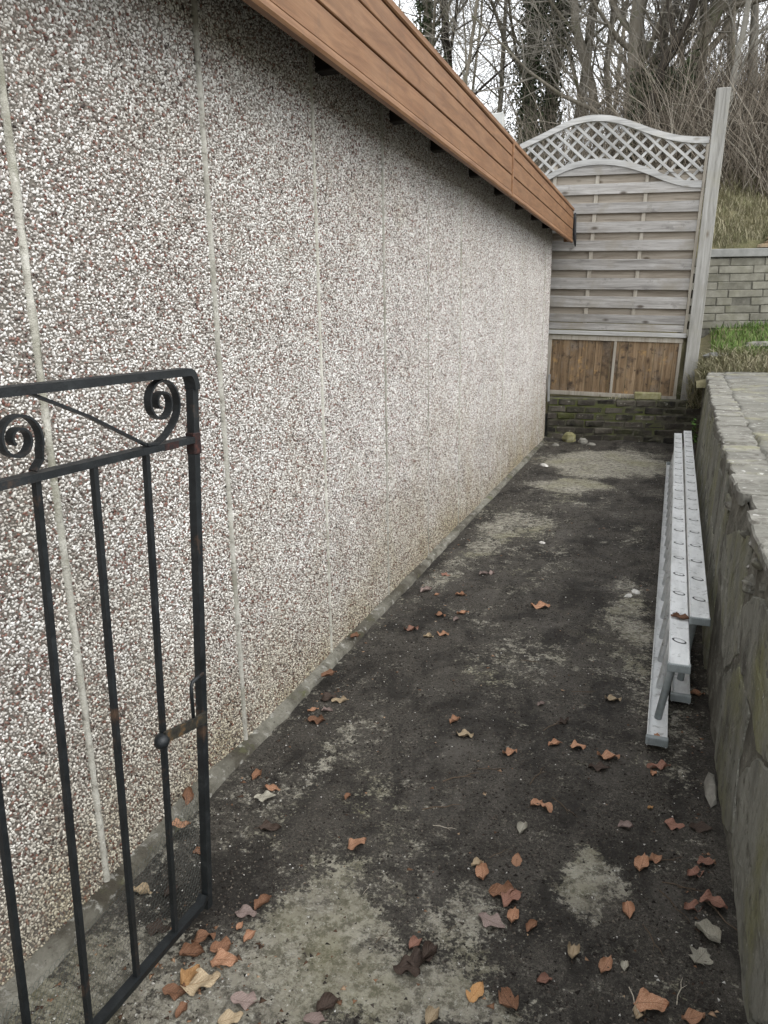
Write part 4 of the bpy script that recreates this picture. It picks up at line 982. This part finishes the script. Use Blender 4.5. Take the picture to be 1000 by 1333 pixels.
tag(canes('far_wood', 1500, 430, 1150, 20, 36, 7.5, 3, mat='far_stems', rr=.010), 'far bare wood reading as a grey-brown haze of stems', 'wood')
def leaf_cloud(name, n, px0, px1, y0, y1, h0, h1, seed, mat, s0=.03, lab='', cat=''):
    rs = np.random.RandomState(seed); c = np.zeros((n, 3)); Yd = y0 + (y1 - y0) * rs.rand(n); 
    for k in range(n): q = ony(px0 + (px1 - px0) * rs.rand(), 200, Yd[k]); c[k] = (q[0], Yd[k], 0)
    c[:, 2] = hill_z(c[:, 0], c[:, 1]) + h0 + (h1 - h0) * rs.rand(n) ** 1.3 * (.4 + fbm(c[:, 0] * 1.5, c[:, 1] * 1.5, 3, seed))
    U = rs.randn(n, 3); U /= np.linalg.norm(U, axis=1)[:, None]; W_ = np.cross(U, rs.randn(n, 3)); W_ /= np.linalg.norm(W_, axis=1)[:, None]; s = (s0 * (.6 + .9 * rs.rand(n)))[:, None]
    V = np.stack([c - U * s, c + W_ * s * .7, c + U * s, c - W_ * s * .7], 1)
    return tag(stuff(put(name, np_mesh(name, V.reshape(-1, 3), np.arange(n * 4).reshape(n, 4), mat, rs.rand(n)))), lab, cat)
leaf_cloud('ivy_undergrowth', 9000, 815, 900, 13.3, 15, 0, 1.5, 5, 'ivy_leaf', .035, 'dark green ivy growing low in the thicket behind the arch', 'ivy')

# ---- grasses
def grass(name, pts, hgt, wdt, mat, seed, lean=.5, lab='', cat='grass'):
    rs = np.random.RandomState(seed); n = len(pts); pts = np.array(pts); a = rs.rand(n) * 6.283; h = hgt * (.5 + rs.rand(n)); w_ = wdt * (.6 + .8 * rs.rand(n)); le = lean * rs.rand(n) ** .7 * h * 1.3
    d = np.stack([np.cos(a), np.sin(a), 0 * a], 1); s = np.stack([-np.sin(a), np.cos(a), 0 * a], 1)
    V = np.zeros((n, 7, 3)); up = np.array([0, 0, 1.])
    for i, (t, ww) in enumerate(((0, 1.), (.45, .8), (.8, .5))):
        c = pts + up * (h * (t - .25 * lean * t * t))[:, None] + d * (le * t * t)[:, None]
        V[:, 2 * i] = c - s * (w_ * ww / 2)[:, None]; V[:, 2 * i + 1] = c + s * (w_ * ww / 2)[:, None]
    V[:, 6] = pts + up * (h * (1 - .3 * lean))[:, None] + d * le[:, None]
    off = (np.arange(n) * 7)[:, None, None]; F_ = np.array([[0, 1, 3], [0, 3, 2], [2, 3, 5], [2, 5, 4], [4, 5, 6]])
    me = np_mesh(name, V.reshape(-1, 3), (off + F_[None]).reshape(-1, 3), mat, np.repeat(np.clip(rs.rand(n) * .75 + .25 * fbm(pts[:, 0] * 2, pts[:, 1] * 2, 3, seed), 0, 1), 5))
    return tag(stuff(put(name, me)), lab, cat)
rs = np.random.RandomState(9); P = []
for k in range(17000):
    x = .2 + 3.6 * rs.rand(); s = .18 + 3.8 * rs.rand() ** 1.1; p = BWp(x, s, 0); z = hz(p[0], p[1]); P.append((p[0], p[1], z - .01))
grass('dry_grass', P, .17, .009, 'dry_grass', 1, .9, 'straw-coloured rough grass on the steep bank above the block wall')
P = []
while len(P) < 5200:
    x = .55 + 2.4 * rs.rand(); y = 9.65 + 1.9 * rs.rand()
    if (x - BW0[0]) * BWN[0] + (y - BW0[1]) * BWN[1] > -.03: continue
    if fbm(np.array([x * 2.]), np.array([y * 2.]), 3, 19)[0] + .18 * (y - 10) < .40: continue
    P.append((x, y, float(verge_z(x, y)) - .01))
grass('green_grass', P, .11, .008, 'green_grass', 2, .7, 'short bright green grass growing at the foot of the block wall')
P = []
for k in range(2600):
    x = .42 + 1.6 * rs.rand() ** 1.3; y = 9.12 + .75 * rs.rand(); P.append((x, y, float(verge_z(x, y)) - .01))
grass('dead_stems', P, .15, .009, 'dry_grass', 3, 1.3, 'flattened dead straw stems between terrace edge and green grass', 'dead stems')
P = [(.30 + .18 * rs.rand(), 9.42 + .25 * rs.rand(), .45 + .3 * rs.rand()) for k in range(260)]
grass('dead_stems', P, .20, .009, 'dry_grass', 4, 1.4, 'straw drooping beside the foot of the tall fence post', 'dead stems')
P = [(-.65 + .45 * rs.rand(), 9.58 + .05 * rs.rand(), .535) for k in range(60)]
grass('weed_tuft', P, .07, .006, 'dry_grass', 5, 1.3, 'thin withered grass on top of the mossy brick wall', 'grass')

# ================================================================== LITTER ON THE FLOOR
def scatter_bits(name, n, sizes, mat, seed, lab, cat, sel, flat=.7):
    rs = np.random.RandomState(seed); P = []
    while len(P) < n:
        y = .9 + 8.3 * rs.rand() ** 2.2; x = -1.27 + 1.52 * rs.rand()
        if rs.rand() > sel(x, y): continue
        P.append((x, y, floor_z(x, y)))
    P = np.array(P); s = sizes[0] + (sizes[1] - sizes[0]) * rs.rand(n) ** 2.5; D = np.array([(1, 0, 0), (-.5, .87, 0), (-.5, -.87, 0), (.1, .1, 1), (0, 0, -.6)], float)
    V = D[None] * (.6 + .8 * rs.rand(n, 5, 1)) ; a = rs.rand(n) * 6.28; ca, sa = np.cos(a)[:, None], np.sin(a)[:, None]
    el = (.7 + .9 * rs.rand(n))[:, None]
    x = V[:, :, 0] * el; y = V[:, :, 1]; V = np.stack([x * ca - y * sa, x * sa + y * ca, V[:, :, 2] * flat], -1) * s[:, None, None] + P[:, None, :]
    F_ = np.array([[0, 1, 3], [1, 2, 3], [2, 0, 3], [1, 0, 4], [2, 1, 4], [0, 2, 4]]); off = (np.arange(n) * 5)[:, None, None]
    return tag(stuff(put(name, np_mesh(name, V.reshape(-1, 3), (off + F_[None]).reshape(-1, 3), mat, np.repeat(rs.rand(n), 6)))), lab, cat)
smf = lambda x, y: float(sm[int(np.clip(np.searchsorted(ys, y), 0, len(ys) - 1)), int(np.clip(np.searchsorted(xs, x), 0, len(xs) - 1))])
scatter_bits('soil_crumbs', 52000, (.0009, .0058), 'clod', 1, 'dark crumbs of wet soil strewn over the passage floor', 'soil', lambda x, y: .03 + max(0, smf(x, y) - .35) * 1.4)
scatter_bits('stone_grit', 2200, (.0009, .0042), 'grit', 2, 'white grit shed from the pebble-dash onto the path', 'grit', lambda x, y: .25 + .9 * math.exp(-((x + 1.22) / .16) ** 2) + .25 * math.exp(-((x - .2) / .1) ** 2), .8)
scatter_bits('bark_fragments', 500, (.002, .005), 'clod', 3, 'small dark stones and bark fragments on the path', 'grit', lambda x, y: .02 + max(0, smf(x, y) - .5))

def frag_sel(x, y):
    g = gnd(290, 1250); k = gnd(430, 905)
    return .05 + 1.0 * math.exp(-((x - g[0]) / .16) ** 2 - ((y - g[1]) / .14) ** 2) + .55 * math.exp(-((x + 1.27) / .05) ** 2) + .5 * math.exp(-((x - .22) / .05) ** 2) + .8 * math.exp(-((x - k[0]) / .1) ** 2 - ((y - k[1]) / .12) ** 2)
scatter_bits('leaf_fragments', 750, (.003, .011), 'leaf_bits', 6, 'broken bits of dead leaf gathered along the kerb and wall foot', 'leaf litter', frag_sel, .22)
# leaves
def leaf_mesh(name, mat, curl, bend, wave, seed, asp=.62, lobed=False):
    rs = np.random.RandomState(seed); nr, nc = 13, 9; V = []; UVs = []; ph = rs.rand(4) * 6
    for i in range(nr):
        t = i / (nr - 1); w_ = max(.015, math.sin(math.pi * t ** .85) ** .9) * asp / 2 * (1 + .035 * math.sin(t * 40 + ph[0]))
        if lobed: w_ *= .55 + .75 * abs(math.sin(t * 8.2 + .5))
        if t < .04: w_ = .012
        for j in range(nc):
            u = (j / (nc - 1) - .5) * 2; a = u * curl * (1 + .12 * math.sin(t * 4 + ph[1])); rr = w_ / max(curl, .05)
            x = rr * math.sin(a) if curl > .05 else u * w_
            z = rr * (1 - math.cos(a)) if curl > .05 else 0
            y = t - .5
            yb = math.sin(bend * y) / bend if abs(bend) > .05 else y; zb_ = (1 - math.cos(bend * y)) / bend if abs(bend) > .05 else 0
            z = z + zb_ + wave * .06 * math.sin(u * 2.5 + t * 11 + ph[2]) * abs(u) + wave * .03 * math.sin(t * 17 + ph[3]) * u * u
            z += .012 * math.cos((t - abs(u) * .12) * 50) * (abs(u) * (1.1 - abs(u)))
            V.append((x, yb, z)); UVs.append((u, t, 0))
    V = np.array(V); V[:, 2] -= V[:, 2].min()
    Fc = [(i * nc + j, i * nc + j + 1, (i + 1) * nc + j + 1, (i + 1) * nc + j) for i in range(nr - 1) for j in range(nc - 1)]
    b = MB(); b.add(V, Fc)
    me = b.mesh(name, mat, True); at = me.attributes.new('luv', 'FLOAT_VECTOR', 'POINT'); at.data.foreach_set('vector', np.array(UVs, np.float32).ravel())
    return me
def stalk(me_name, mat): 
    b = MB(); tube(b, [(0, -.5, .012), (.03, -.62, .02), (.07, -.74, .012)], [.014, .011, .009], 5); return b.mesh(me_name, mat)
KINDS = {}
for k in ('orange', 'brown', 'red', 'tan', 'yellow', 'grey', 'mauve', 'dark'):
    KINDS[k] = [leaf_mesh('blade', 'leaf_' + k, c, bd, wv, 50 + i * 7 + len(k), asp) for i, (c, bd, wv, asp) in enumerate(((1.1, .7, 1.4, .64), (.5, -.7, 1.8, .70), (1.45, .4, 1.6, .84), (.8, 1.0, 1.9, .68), (.3, .4, 1.2, .72)))]
STALK = stalk('leaf_stalk', 'twig')
LEAVES = [  # px, py, length in px, heading (deg), kind, variant, label
    (698, 1046, 26, 30, 'orange', 0, None), (711, 1052, 24, -60, 'orange', 1, None), (681, 1078, 26, 10, 'grey', 2, 'grey crumpled leaf with pale tip on the dark soil'), (673, 1119, 24, 0, 'orange', 4, None),
    (628, 1134, 38, -20, 'orange', 0, None), (622, 1124, 20, 60, 'tan', 2, None), (655, 1162, 40, 70, 'brown', 3, 'large dark brown crumpled leaf topping the leaf cluster'), (668, 1172, 36, 30, 'red', 1, 'red-brown leaf in the middle of the leaf cluster'),
    (668, 1192, 32, -10, 'orange', 0, 'orange leaf at the lower edge of the leaf cluster'), (640, 1200, 40, 105, 'mauve', 4, 'long smooth mauve-grey leaf lying by the leaf cluster'), (693, 1207, 22, 40, 'brown', 2, None),
    (746, 1240, 28, 0, 'tan', 2, 'ragged pale tan leaf on soil below the bare concrete patch'), (789, 1256, 32, 25, 'orange', 0, 'folded orange leaf below the bare concrete patch'), (814, 1258, 18, 0, 'grey', 2, None), (836, 1125, 38, 15, 'orange', 0, 'deep orange folded leaf right of the bare concrete patch'),
    (853, 1120, 24, 50, 'orange', 3, None), (818, 1186, 28, -5, 'orange', 2, None), (620, 1290, 34, 8, 'yellow', 4, 'round golden leaf lying flat on the concrete'), (662, 1303, 40, -40, 'brown', 3, None), (709, 1275, 22, 60, 'red', 2, None),
    (905, 1138, 30, 60, 'red', 0, None), (920, 1127, 24, 80, 'red', 1, None), (903, 1182, 34, 50, 'red', 0, None), (928, 1182, 34, 95, 'red', 1, None), (920, 1220, 42, -40, 'grey', 2, 'crumpled grey-tan leaf standing against the terrace wall'),
    (848, 1310, 44, 70, 'orange', 1, 'broad orange-brown leaf at the edge of the path'), (832, 1316, 30, 20, 'tan', 0, None), (903, 1326, 32, 70, 'orange', 3, None), (564, 1322, 30, 10, 'tan', 2, 'pale yellow ragged leaf on the bare concrete'),
    (851, 1007, 15, 10, 'orange', 2, None), (847, 1051, 13, 40, 'yellow', 0, None), (815, 1077, 22, 80, 'mauve', 2, None), (877, 1075, 28, 85, 'red', 4, None), (912, 1080, 30, 80, 'dark', 4, None),
    (465, 1098, 32, 50, 'orange', 1, 'single curled orange leaf alone on the wide dark soil'), (345, 1037, 32, 60, 'grey', 4, 'pale grey-tan leaf near the foot of the gate'), (355, 1026, 24, 85, 'orange', 0, None), (335, 1009, 24, 10, 'brown', 0, None), (352, 1077, 34, 80, 'dark', 0, None),
    (453, 1036, 16, 10, 'brown', 2, None), (605, 957, 28, 75, 'tan', 3, 'pale tan twisted leaf on the dark soil'), (593, 938, 20, 40, 'orange', 2, None), (292, 1250, 46, 75, 'orange', 1, 'crumpled orange leaf in the heap by the gate foot'), (288, 1232, 40, 50, 'brown', 3, None), (325, 1217, 26, 20, 'orange', 2, None),
    (312, 1203, 20, 0, 'orange', 0, None), (320, 1188, 36, 70, 'mauve', 1, None), (343, 1175, 34, 30, 'brown', 2, None), (262, 1278, 62, 60, 'tan', 4, 'large pale tan leaf beneath the mesh of the gate'), (248, 1270, 40, 10, 'yellow', 1, 'golden leaf half under the mesh of the gate'),
    (228, 1290, 42, 80, 'brown', 3, None), (238, 1312, 30, 10, 'brown', 0, None), (318, 1302, 46, 70, 'mauve', 3, None), (300, 1325, 40, 60, 'tan', 4, None), (428, 1308, 36, 40, 'dark', 2, None), (410, 1326, 32, 70, 'mauve', 0, None), (265, 1222, 40, 30, 'brown', 1, None), (250, 1240, 40, 70, 'brown', 2, None),
    (541, 1228, 26, 20, 'red', 2, None), (548, 1250, 44, 60, 'dark', 3, None), (530, 1262, 40, 80, 'dark', 1, None), (560, 1240, 34, 10, 'dark', 2, None), (236, 1088, 30, 70, 'orange', 4, 'orange leaf lying behind the gate stile'), (184, 1160, 34, 60, 'tan', 2, 'pale brown leaf resting behind the gate bars'), (262, 1110, 24, 80, 'brown', 2, None), (205, 1208, 40, 70, 'dark', 3, None), (225, 1160, 30, 30, 'dark', 2, None),
    (664, 981, 24, 60, 'orange', 3, None), (723, 969, 22, 70, 'orange', 2, None), (752, 973, 24, 80, 'orange', 1, None), (792, 986, 34, 85, 'orange', 3, None), (780, 1000, 30, 80, 'dark', 4, None),
    (429, 889, 28, 40, 'brown', 0, None), (443, 911, 28, 80, 'tan', 0, None), (428, 908, 26, 60, 'dark', 1, None), (408, 923, 18, 60, 'orange', 0, None), (412, 937, 28, 80, 'brown', 3, None), (426, 925, 18, 80, 'mauve', 2, None),
    (704, 790, 30, 85, 'orange', 3, 'long orange-brown leaf alone beyond the middle of the path'), (555, 769, 20, 60, 'mauve', 2, None), (569, 773, 12, 30, 'orange', 0, None), (603, 797, 20, 60, 'orange', 0, None), (594, 806, 14, 20, 'mauve', 2, None), (577, 826, 20, 80, 'orange', 3, None),
    (536, 820, 24, 70, 'red', 3, None), (558, 829, 16, 80, 'tan', 2, None), (580, 747, 16, 85, 'red', 4, None), (600, 774, 18, 85, 'orange', 2, None), (573, 801, 18, 60, 'brown', 1, None), (630, 747, 16, 60, 'mauve', 2, None), (640, 746, 14, 20, 'mauve', 3, None), (463, 838, 20, 40, 'brown', 0, None),
    (798, 910, 26, 80, 'tan', 3, None), (907, 904, 26, 50, 'orange', 0, 'orange leaf in the gap between ladder and terrace wall'), (858, 998, 34, 85, 'red', 0, None), (735, 940, 20, 30, 'dark', 3, None), (705, 917, 14, 60, 'mauve', 2, None),
]
def place(px, py):
    if px < 365 and py > 1150: return 'in the heap by the gate foot'
    if px < 470 and py < 945 and py > 830: return 'in the drift against the mortar kerb'
    if px < 365: return 'on the ground near the gate stile'
    if px > 880: return 'at the foot of the terrace wall'
    if 520 < px < 575 and 1215 < py < 1270: return 'in the dark clump on bare concrete'
    if py < 850: return 'scattered on the far half of the path'
    if 840 < py < 1015: return 'on the soil level with the ladder foot'
    return 'on the dark soil around the bare concrete patch'
SHORT = {'orange': 'curled orange beech leaf', 'brown': 'crumpled dull brown leaf', 'red': 'curled red-brown leaf', 'tan': 'pale tan withered leaf', 'yellow': 'golden yellow leaf', 'grey': 'grey crumpled leaf', 'mauve': 'dull mauve-grey leaf', 'dark': 'rotting blackish leaf'}
def put_leaf(p, L, head, kind, var, lab, tilt=(0, 0), grp=None):
    t = thing('fallen_leaf', lab, 'leaf', p, (tilt[0], tilt[1], head), grp)
    a = put('blade', KINDS[kind][var], t); a.scale = (L, L, L * random.uniform(.8, 1.2))
    b = put('stalk', STALK, t, (0, 0, .0)); b.scale = (L, L, L)
    if random.random() < .45: bpy.data.objects.remove(b)
    return t
for (px, py, sz, hd, kind, var, lab) in LEAVES:
    p = gnd(px, py, .008); dist = np.linalg.norm(p - [0, 0, H]); L = sz / F_PX * dist * (.70 if px < 365 and py > 1150 else .82)
    z = floor_z(p[0], p[1]) + .0005
    if p[0] < WX + .10: z = .045
    put_leaf((p[0], p[1], z), L, R(-hd) + random.uniform(-.2, .2), kind, var, lab or SHORT[kind] + ' ' + place(px, py), (random.uniform(-.18, .18), random.uniform(-.18, .18)), None if lab else kind + ' leaves ' + place(px, py))
p = gnd(912, 1246, .012); lm = leaf_mesh('blade', 'leaf_grey', .5, .4, 1.5, 99, .95, True)
t = thing('fallen_leaf', 'pale silvery lobed leaf near the terrace wall foot', 'leaf', (p[0], p[1], floor_z(p[0], p[1]) + .001), (0, .1, R(-30))); o = put('blade', lm, t); o.scale = (.062, .062, .05)
lz = lambda z: z
p = ony(850, 955, LAy + .09); put_leaf((LAx + .003, LAy + .055, .0265), .034, .9, 'orange', 3, 'small orange leaf on the ladder foot')
put_leaf((.142, 3.00, .361), .075, R(70), 'brown', 0, 'brown curled leaf lying across the top edge of the ladder')
p = onx(235, 1015, WX + .04); put_leaf((WX + .055, float(p[1]), .10), .065, R(40), 'brown', 2, 'brown leaf caught at the wall foot behind the gate', (.4, .5))
# sprouting weed at the far end of the ladder
p = gnd(905, 572, .2); wd_ = thing('weed', 'small green weed sprouting by the far end of the ladder', 'plant', (.40, 8.55, 0))
gl = leaf_mesh('leaf', 'leaf_green', .5, .9, 1., 120, .6)
b = MB(); tube(b, [(0, 0, 0), (.01, 0, .2), (-.01, .01, .42)], [.006, .004, .002], 5); b.build('stem', 'twig', wd_)
for k in range(12):
    o = put('leaf', gl, wd_, (-.02 + .05 * (random.random() - .5), .05 * (random.random() - .5), .2 + .022 * k), (random.uniform(-.4, .8), random.uniform(-.5, .5), random.uniform(0, 6.28))); o.scale = (.075,) * 3
# twigs
TW = []
for k in range(3):
    b = MB(); tube(b, [(-.5, 0, .03), (-.2, .04, .04), (.1, -.03, .035), (.3, .03, .05), (.5, 0, .03)], [.024, .022, .02, .016, .008], 5)
    if k != 1: tube(b, [(.1, -.03, .035), (.22, -.16, .06), (.3, -.22, .05)], [.014, .01, .005], 4)
    TW.append(b.mesh('twig', 'twig'))
TWP = TW[0].copy(); TWP.materials[0] = MATS['twig_pale']
for k, (px, py, sz, hd, pale) in enumerate(((575, 1050, 40, 30, 0), (579, 1076, 24, 5, 1), (878, 1180, 40, -50, 0), (940, 1198, 50, -50, 0), (888, 1155, 34, 0, 0), (600, 1012, 40, 40, 0), (735, 1052, 36, -40, 0), (850, 1225, 36, -60, 0), (500, 1215, 24, 70, 0), (640, 1002, 30, 20, 0), (700, 1010, 36, 75, 0), (720, 945, 30, 60, 0),
                                      (885, 1290, 30, 80, 1), (826, 1305, 30, -70, 1), (478, 1155, 14, 80, 1), (500, 1218, 16, 20, 1), (590, 1205, 18, 60, 0), (905, 1160, 30, 5, 0), (760, 900, 24, 20, 0), (650, 1110, 24, 50, 0), (870, 1120, 30, 30, 0), (690, 860, 20, 5, 0))):
    p = gnd(px, py, .006); L = sz / F_PX * np.linalg.norm(p - [0, 0, H]) * 1.2
    o = put('fallen_twig', TWP if pale else random.choice(TW), None, (p[0], p[1], floor_z(p[0], p[1]) - .001), (0, 0, R(hd))); o.scale = (L, L * .7, L * .7)
    tag(o, 'bleached pale twig lying on the path' if pale else 'thin dark twig lying on the soil of the path', 'twig', 'pale twigs on the path' if pale else 'dark twigs on the path')
